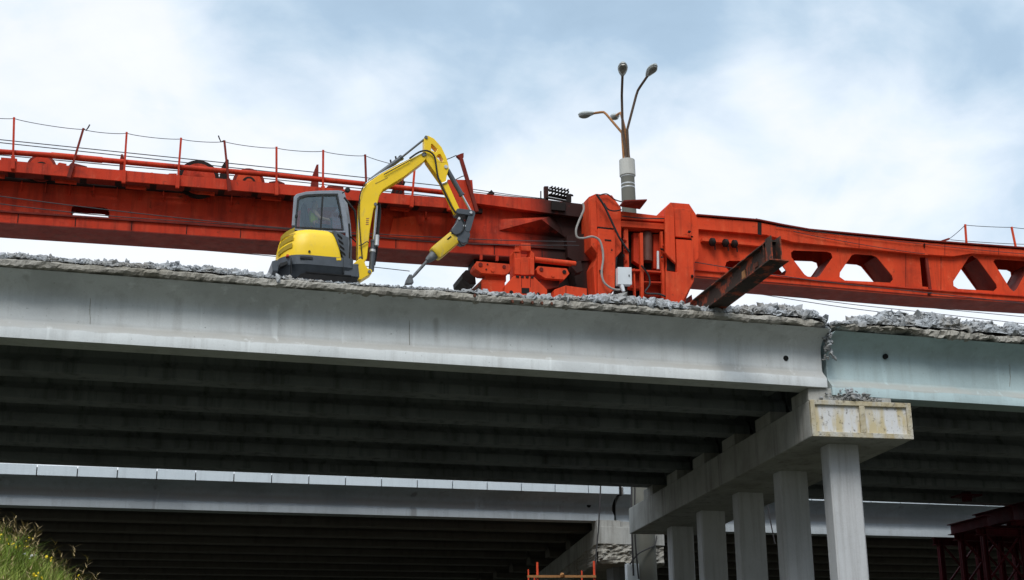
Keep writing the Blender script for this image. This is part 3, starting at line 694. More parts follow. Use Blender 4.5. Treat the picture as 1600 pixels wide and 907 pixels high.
for k, (y0, y1) in enumerate(((218.5, 262), (223, 268.5), (243, 280))):
    cable('hoist_rope', [at(-40, y0-4, YW+.7), at(180, y0+(y1-y0)*.43, YW+.7), at(420, y1, YW+.7), at(720, y1+32, YW+.7)], .014, parent=ga, n=18)
# winch drums
for (x_, y_, r_, mname, rim) in ((65, 266, 22.5, RP, DR), (310, 284, 32, RP, SO), (388, 290, 25, RC, DR)):
    c_ = at(x_, y_-1.5, YW+.55); rr = r_*mpp(c_); dr = None
    b = MB(); b.tube([c_+Vector((0, -.14, 0)), c_+Vector((0, .5, 0))], rr*.80, 28); dr = b.build('winch_drum', mname, ga, smooth=True)
    b = MB(); b.tube([c_+Vector((0, -.10, 0)), c_+Vector((0, -.04, 0))], rr, 32); b.tube([c_+Vector((0, .3, 0)), c_+Vector((0, .36, 0))], rr, 32); b.build('rim', rim, dr, smooth=True)
    b = MB(); b.tube([c_+Vector((0, -.18, -.02)), c_+Vector((0, -.142, -.02))], rr*.42, 20); b.build('hub', SO if rim != SO else RP, dr, smooth=True)
    b = MB(); b.tube([c_+Vector((0, -.22, -.02)), c_+Vector((0, -.182, -.02))], rr*.25, 14); b.build('axle_cap', mname, dr, smooth=True)
for poly, mname in (([(186, 280), (187, 252), (189, 243), (192, 243), (195, 252), (195, 282)], DR), ([(340, 290), (346, 262), (354, 250), (357, 252), (357, 292)], SO), ([(484, 303), (488, 275), (494, 259), (497, 259), (497, 304)], DR),
                    ([(608, 322), (612, 300), (620, 282), (630, 280), (632, 322)], DR), ([(106, 262), (112, 256), (136, 262), (136, 268), (108, 272)], DR), ([(0, 262), (2, 248), (27, 250), (28, 264)], RP), ([(90, 258), (93, 256), (104, 258), (104, 268), (90, 268)], RP),
                    ([(228, 276), (230, 272), (238, 271.5), (243, 275), (243, 280), (228, 280)], RP), ([(258, 278), (264, 273), (276, 273), (276, 282)], RP), ([(416, 296), (420, 286), (434, 284), (444, 288), (446, 298)], DR), ([(505, 300), (512, 292), (536, 294), (536, 306)], DR), ([(560, 308), (566, 296), (596, 298), (600, 312)], SO)):
    b = MB(); b.ppx(poly, YW+.5, YW+.42, YW+.62); b.build('winch_bracket', mname, ga)
for k in range(3): b = MB(); b.bar(at(606+k*7, 318, YW+.4), at(620+k*6, 284, YW+.4), .06, .05, (0, 1, 0)); b.build('lattice_bar', SO, ga)
# mast plate behind the stick
b = MB(); b.ppx([(700, 281), (738, 281.5), (740, 306), (745, 330), (700, 328)], YW-.12, YW-.12, YW+.02); b.build('mast_plate', RP, ga)
b = MB(); b.bar(at(745, 331, YW-.16), at(719.5, 246, YW-.16), .10, .09, (0, 1, 0)); b.build('mast', DR, ga)
b = MB(); b.ppx([(713, 244), (720, 241), (724, 240), (724, 247), (718, 249)], YW-.16, YW-.2, YW-.08); b.build('mast_head', DR, ga)
cable('stay_wire', [at(713, 243, YW-.1), at(699, 249, YW-.1), at(668, 258, YW+.1)], .014, parent=ga)
cable('stay_wire', [at(712, 281, YW-.1), at(722, 276, YW-.1), at(727, 275.5, YW-.1)], .014, parent=ga)
# band and wedge box right of the mast
b = MB(); b.ppx([(730, 301), (790, 307), (850, 312), (926, 321), (926, 342), (850, 332), (790, 324), (730, 316)], YB-.28, YB-.28, YB+1.1); b.build('top_band', RP, ga)
b = MB(); b.ppx([(740, 310), (926, 334), (926, 352), (740, 334)], YB-.002, YB-.002, YB+.02); b.build('web_plate', RP, ga)
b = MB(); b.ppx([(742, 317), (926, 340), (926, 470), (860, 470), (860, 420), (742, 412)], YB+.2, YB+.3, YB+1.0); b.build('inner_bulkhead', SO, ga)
b = MB()
w = [at(780, 360, YB-.02), at(780, 343, YB-.02), at(864, 337, YB-.02), at(846, 343, YB-.5), at(884, 372, YB-.02)]
b.add(w, [(0, 1, 3), (1, 2, 3), (0, 3, 4), (3, 2, 4), (0, 4, 2, 1)]); b.build('wedge_box', RP, ga)
b = MB(); b.ppx([(882, 372), (922, 368), (924, 410), (896, 412), (884, 405)], YB-.1, YB-.3, YB-.012); b.build('side_box', RP, ga)
# middle support on its two bogies
YM = 36.6
def plate(poly, y0, y1, name, mname, par=ga, holes=(), bevel=.012): return MB().ppx(poly, y0, y0, y1, holes).build(name, mname, par, bevel=bevel)
st_ = plate([(803.5, 393), (804, 430), (835, 430), (835, 396), (830, 392), (828, 402), (814, 402), (813, 391), (806, 388)], YM, YM+.5, 'support_stem', RC)
plate([(814, 380), (829, 380.5), (830, 393), (815, 392)], YM+.1, YM+.4, 'stem_head', RC)
plate([(803.5, 394), (806, 383), (810, 382), (812, 394)], YM-.03, YM+.05, 'stem_lug', RC, st_)
plate([(803.8, 404), (812.8, 404), (812.8, 429.5), (804, 429)], YM-.04, YM-.003, 'stem_rib', RC, st_)
plate([(828, 404), (834.8, 404.5), (834.8, 430), (828, 429.5)], YM-.04, YM-.003, 'stem_rib', RC, st_)
YM2 = 36.45
ft = plate([(789, 447), (803, 431), (835, 433), (855, 453), (856, 478), (788, 476)], YM2, YM2+1.0, 'support_foot', RC)
for k in range(4): plate([(806.5+k*7.6, 430.6+k*.4), (811+k*7.6, 430.8+k*.4), (811+k*7.6, 434+k*.3), (806.5+k*7.6, 433.6+k*.3)], YM2-.02, YM2+.05, 'bolt', SO, ft, bevel=0)
plate([(815, 450), (827, 450.5), (827, 459), (815, 458.5)], YM2-.012, YM2+.01, 'jack_slot', 'hole_black', ft, bevel=0)
for x_, y_ in ((799, 457), (841, 460)):
    p = at(x_, y_, YM2-.01); b = MB(); b.tube([p, p+Vector((0, .05, 0))], .055, 12); b.build('lift_hole', 'hole_black', ft)
for x_ in (815, 829): plate([(x_-.4, 434), (x_+.4, 434), (x_+.4, 449), (x_-.4, 449)], YM2-.008, YM2+.004, 'seam', DR, ft, bevel=0)
plate([(752.5, 437), (789, 438), (789, 474), (752, 474)], YM+.08, YM+.8, 'bogie_foot', RC); plate([(735, 454), (752, 438), (752, 474), (735, 474)], YM+.15, YM+.75, 'bogie_foot', 'rusty_steel')
plate([(759, 429), (791, 431), (791, 440), (759, 439)], YM+.12, YM+.7, 'bogie_neck', RC); plate([(846, 437), (874, 439), (874, 449), (852, 453), (844, 444)], YM+.12, YM+.7, 'bogie_neck', RP)
def bogie(poly, pins):
    o_ = plate(poly, YM-.05, YM+.45, 'bogie_frame', RC)
    for (x_, y_, r_, mm) in pins:
        p = at(x_, y_, YM-.075); b = MB(); b.tube([p, p+Vector((0, .06, 0))], r_*mpp(p), 14); b.build('pin', mm, o_, smooth=True)
bogie([(741, 416), (745, 408.5), (796, 413), (798.5, 421), (794, 428), (788, 430), (752, 427), (742, 420)], ((751, 413.5, 3.4, DR), (788, 417, 2.8, DR), (770, 422, 3.2, RC), (762, 413, 1.2, SO), (760, 421, 1.2, SO)))
bogie([(838, 421), (841, 416), (886, 420), (890, 428), (882, 437), (852, 435), (840, 428)], ((846, 421, 3.2, DR), (882, 425, 3.2, DR), (864, 430.5, 2.8, RC)))
b = MB(); b.tube([at(835, 406, YM+.1), at(899, 413, YM+.1)], .085, 12); b.build('push_cylinder', RC, ga, smooth=True)
plate([(894, 410), (908, 408), (911, 424), (902, 427), (893, 418)], YM+.05, YM+.35, 'cylinder_lug', RP)
plate([(722, 428), (728, 422), (742, 423), (744, 444), (735, 445), (723, 435)], YB-.3, YB+.8, 'end_box', SO)
plate([(866, 453), (884, 446.5), (917, 451), (918, 480), (864, 480)], YM2+.1, YM2+.9, 'outer_foot', RC)
b = MB(); b.ppx([(884, 447.5), (884.8, 447.5), (884.8, 478), (884, 478)], YM2+.09, YM2+.092, YM2+.12); b.build('seam', DR, ga)
for px_ in (750, 775, 800): plate([(px_, 398+(px_-750)*.06), (px_+4, 398+(px_-750)*.06), (px_+4, 406+(px_-750)*.06), (px_, 406+(px_-750)*.06)], YB-.14, YB-.08, 'clip', RP, bevel=0)
plate([(900, 398), (918, 396), (926, 470), (905, 470), (896, 425), (906, 412)], YB-.25, YB+.5, 'curved_strut', DR)
# tower one
T1 = [(919.8, 308), (931, 303), (956.5, 305.5), (961.5, 313), (970.3, 324.5), (971, 393), (962, 403), (961, 452), (943, 476), (931, 476), (927, 416), (934, 400), (923, 386)]
t1 = plate(T1, YTW, YTW+.75, 'tower', RC)
plate([(934.5, 357), (958.5, 359.5), (961.3, 361), (960.6, 450), (943, 470), (934.5, 470)], YTW-.16, YTW-.003, 'tower_skirt', RC, t1)
plate([(922, 312), (931, 306), (933, 354), (933, 396), (924, 384)], YTW-.06, YTW-.003, 'tower_cheek', RC, t1, bevel=.006)
plate([(932, 354), (959, 357), (959, 359), (932, 356.5)], YTW-.03, YTW-.002, 'seam', SO, t1, bevel=0)
plate([(945, 374), (955, 375), (955, 377), (945, 376)], YTW-.175, YTW-.162, 'slot', 'hole_black', t1, bevel=0)
p = at(956, 391, YTW-.17); b = MB(); b.tube([p, p+Vector((0, .02, 0))], .025, 10); b.build('slot', 'hole_black', t1)
# tower two
T2 = [(1039, 325), (1047.6, 316.5), (1077, 319), (1087.5, 335), (1091.6, 353), (1091.6, 403), (1084, 412), (1084.5, 439), (1071, 470), (1071, 485), (1039, 485), (1040, 425), (1044, 402)]
t2 = plate(T2, YTW, YTW+.75, 'tower', RC)
plate([(1053, 325), (1079, 327.5), (1080, 372), (1055.5, 370)], YTW-.1, YTW-.003, 'tower_panel', RC, t2)
plate([(1039.5, 325), (1047.5, 317), (1053, 325.5), (1056, 412), (1044.5, 401), (1040, 395)], YTW-.2, YTW-.102, 'tower_cheek', RC, t2)
sk_ = plate([(1056.5, 374), (1080.5, 376), (1083.5, 380), (1084.3, 439), (1066.5, 472), (1066.5, 482), (1041, 482), (1040.5, 424), (1058, 426)], YTW-.16, YTW-.003, 'tower_skirt', RC, t2)
plate([(1042, 401), (1056, 413), (1058, 425), (1042, 423)], YTW-.012, YTW-.002, 'recess', 'soot_red', t2, bevel=0)
plate([(1053, 370.5), (1081, 373), (1081, 374.8), (1053, 372.5)], YTW-.03, YTW-.001, 'seam', SO, t2, bevel=0)
plate([(1074, 474), (1081, 460), (1083, 474), (1083, 485), (1074, 485)], YTW+.1, YTW+.6, 'tower_toe', DR)
for (x_, y_, r_) in ((1077, 362, 3.2), (1081, 370, 2.3), (1082, 432, 3.4), (939.5, 424, 3)):
    p = at(x_, y_, YTW-.2); b = MB(); b.chunk(p, r_*mpp(p)*1.2, random.Random(int(x_))); b.build('shackle', SO, ga)
# between the towers
plate([(968, 330), (1042, 339), (1042, 347), (968, 342)], YTW+.1, YTW+.5, 'tie_beam', RC); plate([(968, 345), (1042, 350), (1042, 359), (968, 354)], YTW+.05, YTW+.4, 'tie_beam', RC)
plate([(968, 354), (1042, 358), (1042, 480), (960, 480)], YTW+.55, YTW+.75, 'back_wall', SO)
fr = plate([(990, 364), (1001, 364), (1001.5, 416), (990, 408)], YTW+.3, YTW+.5, 'jack_frame', RP); plate([(1021, 366), (1034, 366.5), (1034, 421), (1021, 420)], YTW+.35, YTW+.5, 'jack_frame', RP)
b = MB(); b.tube([at(1011, 365, YTW+.35), at(1011, 409, YTW+.35)], .16, 16); b.build('hydraulic_jack', 'brown_cyl', ga, smooth=True)
b = MB(); b.tube([at(1028, 393, YTW+.2), at(1028.3, 421, YTW+.2)], .04, 10); b.build('white_cylinder', 'box_grey', ga, smooth=True)
for (x0, x1, y0, y1, d) in ((1000, 1004.5, 364, 478, 0), (1034, 1037.5, 420, 478, 0), (1032, 1035.5, 362, 424, .1), (990, 992, 420, 476, .1), (975, 981, 356, 418, .15)):
    plate([(x0, y0), (x1, y0), (x1+2, y1), (x0+2, y1)], YTW-.02+d, YTW+.1+d, 'ladder_rail', RC, bevel=0)
plate([(985, 420), (1038, 424), (1038, 427), (985, 423.5)], YTW+.02, YTW+.5, 'shelf', RP); plate([(1003, 439), (1037, 440.5), (1037, 443), (1003, 441.5)], YTW+.02, YTW+.5, 'shelf', RP); plate([(1007, 425), (1034, 426), (1034, 439), (1007, 438)], YTW+.3, YTW+.5, 'shelf_back', RP); plate([(1007, 444), (1034, 445), (1034, 464), (1007, 462)], YTW+.3, YTW+.5, 'shelf_back', RP)
plate([(985, 424), (1000, 426), (1001, 452), (985, 450)], YTW+.25, YTW+.5, 'shelf_back', RP)
for k in range(5):
    p = at(977+random.uniform(-3, 3), 376+k*8, YTW+.1); b = MB(); b.chunk(p, .07, random.Random(k)); b.build('valve', SO if k % 2 else RP, ga)
for k in range(4):
    p = at(1036+random.uniform(-2, 3), 384+k*6, YTW); b = MB(); b.chunk(p, .06, random.Random(k+9)); b.build('valve', SO if k % 2 else RP, ga)
bx = plate([(965.5, 417.5), (987, 418), (987.5, 445), (965.5, 444.5)], YTW-.32, YTW-.12, 'control_box', 'box_grey', bevel=.01)
p = at(983, 431, YTW-.33); b = MB(); b.box(p.x-.012, p.x+.012, p.y-.01, p.y+.012, p.z-.03, p.z+.03); b.build('lock', 'black_plastic', bx)
b = MB(); b.tube([at(971, 446, YTW-.25), at(974.5, 456, YTW-.3)], [.07, .05], 10); b.build('plug', 'box_grey', bx, smooth=True)
tp = MB(); tp.add([at(968, 323, YTW+.1), at(1000, 327.5, YTW+.1), at(1011, 313.5, YTW-.45), at(975, 315, YTW-.45)], [(0, 1, 2, 3)]); tp.v += [v+Vector((0, 0, .04)) for v in tp.v[:4]]; tp.f += [(4, 5, 6, 7), (0, 1, 5, 4), (1, 2, 6, 5), (2, 3, 7, 6), (3, 0, 4, 7)]; tp.build('canopy_plate', DR, ga)
cable('hose', [at(x, y, YTW-.3) for x, y in ((911, 318), (912, 328), (905, 345), (900, 360), (902, 371), (912, 372.5), (925, 370), (936, 375), (941, 388), (942.5, 405), (940, 425), (943, 440), (952, 449), (962, 453), (969, 453))], .032, 'grey_hose', parent=ga, n=64, seg=8)
cable('hose', [at(x, y, YTW-.2) for x, y in ((932, 304), (944, 322), (955, 345), (968, 372), (983, 394))], .034, 'black_plastic', parent=ga, n=24, seg=8)
cable('hose', [at(x, y, YTW-.2) for x, y in ((944, 318), (950, 327), (960, 330), (971, 328))], .022, 'black_plastic', parent=ga, n=16)
cable('hose', [at(x, y, YTW-.1) for x, y in ((935, 306), (948, 303.5), (960, 312), (972, 316))], .02, 'black_plastic', parent=ga, n=16)
cable('hose', [at(x, y, YTW-.1) for x, y in ((972, 338), (1000, 341), (1042, 342))], .018, 'black_plastic', parent=ga, n=12)
cable('hose', [at(x, y, YTW-.1) for x, y in ((1002, 415), (1013, 430), (1015, 445), (1008, 458), (1030, 460), (1048, 468), (1058, 476))], .03, 'black_plastic', parent=ga, n=30)
# coil rack (springs on a frame) on the band
p0 = at(853, 312, YB-.1)
plate([(850.5, 291), (857, 291), (857, 313), (851, 311)], YB-.2, YB-.1, 'rack_end', DR); plate([(886, 303), (893, 304), (893, 316), (886, 315)], YB-.2, YB-.1, 'rack_end', SO)
for k in range(6):
    cx_, cy_ = 861+k*5.0, 291.5+k*.9; b = MB(); pts = []
    for i in range(34):
        a = i*.55; q = at(cx_+2.0*math.cos(a), cy_+i*.44, YB-.05); pts.append(q+Vector((0, .06*math.sin(a), 0)))
    b.tube(pts, .026, 5); b.build('coil', SO, ga)
b = MB(); b.bar(at(853, 296, YB), at(890, 306, YB), .05); b.bar(at(853, 305, YB), at(890, 312, YB), .05); b.bar(at(853, 309, YB-.2), at(892, 316, YB-.2), .05); b.build('rack_bar', SO, ga)
p = at(892, 305, YB-.1); b = MB(); b.chunk(p, .06, random.Random(2)); b.build('rack_knob', SO, ga)
plate([(862, 314), (884, 317), (884, 330), (862, 328)], YB-.36, YB-.285, 'soot_box', SO)
b = MB(); b.bar(at(845, 313, YB-.2), at(845, 299, YB-.2), .03); b.build('pin_post', SO, ga)
plate([(762, 302), (768, 297), (773, 303)], YB-.2, YB-.05, 'rope_guide', SO, bevel=0)
for k in range(2): cable('hoist_rope', [at(738, 296+k*4, YB-.2), at(800, 305+k*2, YB-.2), at(852, 311+k, YB-.2)], .012, parent=ga)
# right beam with its cut-out web
B1 = [(1085, 339), (1182, 347), (1219, 354.5), (1260, 361.8), (1442, 379), (1600, 390.6), (1720, 399.5)]
BL = [(1085, 357.5), (1197, 367), (1240, 378.5), (1436, 397), (1490, 400.5), (1519, 396), (1600, 401.5), (1720, 410)]
FL = [(1085, 422.6), (1260, 437), (1451, 453.6), (1600, 463.8), (1720, 472)]
FS = [(1085, 433), (1260, 447.5), (1451, 463.8), (1600, 473), (1720, 480.5)]
holes = [[(1133, 417), (1135, 410), (1140, 407.5), (1200, 409), (1222, 415), (1229, 424), (1227, 430.5), (1140, 424)],
         [(1236.5, 402), (1236, 395), (1240, 391.5), (1292, 393.5), (1299, 396), (1301, 402.5), (1281, 431), (1276, 433.5), (1262, 432.5), (1257, 429)],
         [(1331, 399), (1337, 397), (1363, 399), (1370, 402), (1394, 431), (1395.5, 437), (1391, 442), (1320, 438.5), (1312, 433), (1312.5, 426)],
         [(1437, 402), (1446, 402.5), (1451, 449), (1441, 448)],
         [(1514, 402), (1520, 399.5), (1527, 404), (1557, 445), (1558, 450), (1553, 455), (1497, 451.5), (1490, 447), (1489.5, 440)],
         [(1552, 409), (1556, 405), (1601, 408), (1607, 411), (1608, 417), (1589, 452), (1584, 456), (1578, 451)],
         [(1640, 414), (1648, 412), (1664, 414), (1692, 450), (1690, 461), (1630, 457), (1626, 448)]]
wpoly = [(x, y+.5) for x, y in B1]+FL[::-1]
MB().ppx(wpoly, YB, YB, YB+.03, holes).build('web_plate', RC, ga)
Hx = [xz(h_, YB) for h_ in holes]
MB().prism(xz(wpoly, YB), YB+.97, YB+1.0, Hx).build('web_plate', RP, ga)
MB().ppx(B1+BL[::-1], YB-.14, YB-.14, YB-.003).build('top_band', RC, ga)
MB().ppx([(x, y-1.2) for x, y in B1]+[(x, y+.6) for x, y in B1[::-1]], YB, YB-.2, YB+1.08).build('top_plate', DR, ga)
MB().ppx([(x, y+.5) for x, y in FL]+FS[::-1], YB-.1, YB-.1, YB-.003).build('bottom_flange', RC, ga)
MB().ppx(FS+[(x, y+1.2) for x, y in FS[::-1]], YB, YB-.13, YB+1.1).build('bottom_plate', DR, ga)
MB().ppx([(x, y-.6) for x, y in FL]+[(x, y+.9) for x, y in FL[::-1]], YB-.1, YB-.16, YB-.004).build('ledge', RP, ga)
# diagonal box members inside, seen through the openings
for (x0, y0, x1, y1) in ((1300, 399, 1278, 434), (1368, 399, 1396, 440), (1526, 402, 1558, 452), (1608, 410, 1586, 456), (1230, 418, 1222, 431)):
    a_, e_ = at(x0+4, y0, YB), at(x1+4, y1, YB); b = MB(); d = (e_-a_)
    b.add([a_+Vector((0, .032, 0)), e_+Vector((0, .032, 0)), e_+Vector((0, .968, 0)), a_+Vector((0, .968, 0))], [(0, 1, 2, 3)])
    b.add([v+Vector((.03, 0, 0)) for v in b.v[:4]], [(3, 2, 1, 0)]); b.build('diagonal', DR, ga)
b = MB(); b.add([at(1102, 377, YB-.02), at(1102, 375, YB-.02)], []); b = MB(); b.bar(at(1096, 375.5, YB-.1), at(1186, 384, YB-.1), .16, .09); b.build('rail_angle', RC, ga)
for (x_, y_) in ((1113, 378.5), (1133.5, 380), (1147.5, 381.5)):
    p = at(x_, y_, YB-.2); b = MB(); b.tube([p+Vector((-.1, 0, 0)), p+Vector((-.05, 0, 0)), p+Vector((.05, 0, 0)), p+Vector((.1, 0, 0))], [.06, .13, .13, .06], 14); b.bar(p+Vector((.08, 0, -.1)), p+Vector((.08, 0, -.25)), .03); b.build('roller', SO, ga, smooth=True)
for x_, ya_, yb_ in ((1342, 369.5, 388), (1476, 382, 399), (1560, 388, 398)): plate([(x_, ya_), (x_+.8, ya_), (x_+.8, yb_), (x_, yb_)], YB-.146, YB-.1405, 'seam', DR, bevel=0)
for x_, ya_, yb_ in ((1415, 397, 449), (1470, 401, 454), (1308, 388, 394)): plate([(x_, ya_), (x_+.7, ya_), (x_+.7, yb_), (x_, yb_)], YB-.006, YB-.0005, 'seam', DR, bevel=0)
plate([(1184, 347.5), (1190, 348.5), (1190, 367.5), (1184, 366.5)], YB-.155, YB-.143, 'stain_plate', SO, bevel=0)
plate([(1430, 378), (1450, 380), (1450, 399), (1430, 397)], YB-.152, YB-.142, 'splice_plate', RC, bevel=.004); plate([(1452, 452.5), (1446, 404), (1450, 404), (1456, 453)], YB-.06, YB-.003, 'splice_rib', DR, bevel=0)
for x_, y_ in ((1444, 384), (1453, 458.5)): 
    p = at(x_, y_, YB-.16); b = MB(); b.chunk(p, .09, random.Random(int(y_))); b.build('bolt', SO, ga)
for (x0, y0, x1, y1) in ((1508, 351, 1510.5, 386), (1580.5, 355, 1588, 391), (1655, 361, 1656, 396)):
    b = MB(); b.bar(at(x1, y1, YB-.05), at(x0, y0, YB-.05), .055, .055, (0, 1, 0)); b.build('railing_post', RC, ga)
b = MB(); b.bar(at(1465, 379.5, YB-.05), at(1483, 373.5, YB-.05), .06); b.build('railing_strut', DR, ga)
for pts in (((1483, 373.5), (1508, 352)), ((1508, 352), (1580.5, 355.5)), ((1580.5, 355.5), (1655, 361.5)), ((1485, 375), (1600, 382))):
    cable('railing_wire', [at(*q, YB-.05) for q in pts], .011, parent=ga, sag=.02)
for k, (a_, e_) in enumerate((((1212, 354), (1600, 397)), ((1240, 362), (1445, 397)))):
    cable('hoist_rope', [at(*a_, YB-.2), at(*e_, YB-.2)], .011, parent=ga, sag=.05)
for x_, y_ in ((1213, 353), (1182, 346)):
    b = MB(); b.bar(at(x_, y_, YB-.1), at(x_, y_-4, YB-.1), .05); b.build('pin_post', SO, ga)

# wires strung along the gantry and behind it
wires = [([(-40, 302), (200, 332), (450, 357), (740, 374), (900, 378)], YM-.1, 'slack black wire sagging across the upper web of the red gantry beam'),
         ([(-40, 314), (150, 336), (420, 356), (700, 380), (905, 384)], YM-.06, 'black wire running along the lower web of the red gantry beam'),
         ([(150, 378), (300, 390), (440, 402), (640, 424)], 40.5, 'thin wire below the underside of the left gantry beam')]
for pts, Y_, lab in wires: cable('wire', [at(x, y, Y_) for x, y in pts], .013, label=lab, cat='wire', n=24)
wr = [((1085, 410), (1260, 437), (1460, 459), (1650, 480), 36.9, 'wire crossing in front of the lower flange of the right gantry beam'),
      ((1140, 452), (1300, 478), (1450, 497), (1650, 522), 44, 'lowest wire passing behind the rubble heaps on the right'),
      ((1140, 447), (1300, 472), (1450, 489), (1650, 512), 44.6, 'middle wire passing under the right gantry beam'),
      ((1150, 444), (1320, 467), (1480, 484), (1650, 500), 45.2, 'upper wire just under the right gantry beam')]
for a_, b_, c_, d_, Y_, lab in wr: cable('wire', [at(*q, Y_) for q in (a_, b_, c_, d_)], .014, label=lab, cat='wire', n=24)

# ------------------------------------------------------------------ rusty I-beam sticking out over the edge
zbm = HT+G*19+.12
e0 = atz(1203, 406, zbm); e1 = atz(1238, 405, zbm); r0 = atz(1108, 479, zbm)
ax = (r0-e0); ax.z = 0; ln = ax.length; ax.normalize(); w_ = abs((e1-e0).dot(Vector((ax.y, -ax.x, 0)))); sdv = Vector((ax.y, -ax.x, 0))
if sdv.dot(e1-e0) < 0: sdv = -sdv
cen = e0+sdv*w_/2; hgt = 40*mpp(e0); far_ = cen+ax*(ln+2.4)
ib = thing('steel_beam', (cen+ax*ln).to_tuple(), 'rusty steel I-beam jutting out over the broken deck edge', 'steel beam')
Z = Vector((0, 0, 1))
b = MB(); b.bar(cen+Z*.015, far_+Z*.015, w_, .03); b.build('bottom_flange', 'rusty_steel', ib)
b = MB(); b.bar(cen+ax*.35+Z*hgt, far_+Z*hgt, w_*.55, .03); b.build('top_flange', 'rusty_steel', ib)
b = MB(); b.bar(cen+ax*.42+Z*(hgt/2), far_+Z*(hgt/2), .03, hgt-.035); b.build('web', 'rusty_steel', ib)
for s_ in (-1, 1):
    b = MB(); c_ = cen+ax*.30+sdv*(s_*w_*.24)+Z*(hgt*.57); b.obox(c_, ax*.17, sdv*.014, Z*(hgt*.535)); b.build('end_plate', 'rusty_steel', ib)
    b = MB(); c_ = cen+ax*.62+sdv*(s_*w_*.14)+Z*(hgt*.5); b.obox(c_, ax*.012, sdv*(w_*.12), Z*(hgt*.47)); b.build('stiffener', 'rusty_steel', ib)
b = MB(); b.obox(cen+ax*.43+Z*(hgt*.57), ax*.012, sdv*(w_*.235), Z*(hgt*.53)); b.build('end_plate', 'soot_red', ib)
for t_, hh in ((1.3, .12), (2.1, .2)):
    b = MB(); c_ = cen+ax*t_-sdv*.03+Z*(hgt*.5); b.obox(c_, ax*.1, sdv*.012, Z*hh*.5); b.build('patch', 'rebar_rust' if t_ != 2.1 else 'oxide_pipe', ib)

# ------------------------------------------------------------------ mini excavator with breaker
YX = 34.5; YBM = 35.15
base_z = HT+G*6-.02
ex = thing('excavator', (at(495, 440, 35.3).x, 35.3, base_z), 'yellow mini excavator breaking up the bridge deck with a hydraulic hammer', 'excavator')
YP, GP, BP = 'yellow_paint', 'graphite', 'black_plastic'
XR = at(431, 410, 35.3).x; XFr = at(549, 410, YX).x; YCN = 35.36; HW = .93
def plan(inset, xr, xf, rr, rf):
    """rounded plan outline, rear on the left"""
    y0, y1 = YCN-HW+inset, YCN+HW-inset; xr += inset
    pts = []
    for (cx_, cy_, r_, a0) in ((xf-rf, y0+rf, rf, -90), (xf-rf, y1-rf, rf, 0), (xr+rr, y1-rr, rr, 90), (xr+rr, y0+rr, rr, 180)):
        for k in range(9):
            a = R(a0+90*k/8); pts.append((cx_+r_*math.cos(a), cy_+r_*math.sin(a)))
    return pts
def loft(levels, name, mname, par, smooth=True):
    rings = [[(x, y, z) for x, y in plan(i_, XR+dr, xf, rr, rf)] for z, i_, dr, xf, rr, rf in levels]
    n = len(rings[0]); b = MB(); b.add([p for r_ in rings for p in r_], [(i*n+j, i*n+(j+1) % n, (i+1)*n+(j+1) % n, (i+1)*n+j) for i in range(len(rings)-1) for j in range(n)]+[tuple(range(n)), tuple(range((len(rings)-1)*n, len(rings)*n))])
    return b.build(name, mname, par, smooth)
zA = at(500, 434, YX).z; zB = at(500, 416, YX).z; zC = at(500, 401.5, YX).z; zD = at(500, 356, YX).z
xf0 = at(552, 410, YX).x
loft([(zA-.06, .30, 0, xf0-.2, .6, .1), (zA+.02, .14, 0, xf0-.06, .66, .1), (zB-.03, .03, 0, xf0-.02, .7, .1), (zB, .0, 0, xf0, .72, .1), (zC, .0, 0, xf0, .72, .1)], 'counterweight', GP, ex)
xh0, xh1 = at(534, 402, YX).x, at(518, 358, YX).x
hood = loft([(zC+.004, .02, 0, xh0, .70, .12), (zC+.25, .02, .0, xh0-.06, .70, .12), (zD-.22, .06, .02, xh0-.17, .68, .14), (zD-.1, .11, .06, xh0-.22, .66, .16), (zD-.03, .20, .10, xh0-.27, .6, .18), (zD, .34, .16, xh0-.33, .5, .2)], 'hood', YP, ex)
for k in range(3):                             # louvres on the rear corner
    b = MB(); z0_ = zC+.07+k*.215; z1_ = z0_+.13; pl = plan(.012+.012*k, XR+.012*k, xh0, .70, .12)
    idx = [28, 29, 30, 31, 32]; idx = [i for i in idx]
    vs = []; 
    for j, i in enumerate(idx):
        x, y = pl[i]; d = Vector((x-(XR+.8), y-YCN, 0)).normalized()*.012; tilt = .035*j
        vs += [(x+d.x, y+d.y, z0_+tilt), (x+d.x, y+d.y, z1_+tilt)]
    b.add(vs, [(2*j, 2*j+2, 2*j+3, 2*j+1) for j in range(len(idx)-1)]); b.build('louvre', 'yellow_dark', hood)
b = MB(); p = at(483.5, 393, YX-.08); b.tube([p+Vector((0, -.0, 0)), p+Vector((0, .08, 0))], .03, 12); b.build('lock', BP, hood)
p = at(449, 400.5, YX+.1); b = MB(); b.box(p.x-.03, p.x+.03, p.y-.07, p.y+.1, p.z-.025, p.z+.025); b.build('tail_lamp', 'orange_post', hood)
b = MB(); p = at(479, 402.5, YX-.085); b.box(p.x-.16, p.x+.16, p.y-.008, p.y+.05, p.z-.04, p.z+.02); b.build('latch', BP, ex)
for px_ in (455, 536): plate([(px_, 403), (px_+.7, 403), (px_+.7, 427), (px_, 427)], YX-.075, YX+.1, 'seam', BP, ex, bevel=0)
plate([(525.5, 403.2), (533, 403.4), (533, 407), (526, 407)], YX-.08, YX, 'badge_plate', YP, ex, bevel=0)
plate([(437, 412), (449, 408), (449, 413), (438, 417)], YX+.05, YX+.3, 'rear_slot', BP, ex, bevel=0)
plate([(536, 413), (560, 412), (562, 434), (537, 432)], YX-.02, YX+1.1, 'front_skirt', GP, ex, bevel=.03)
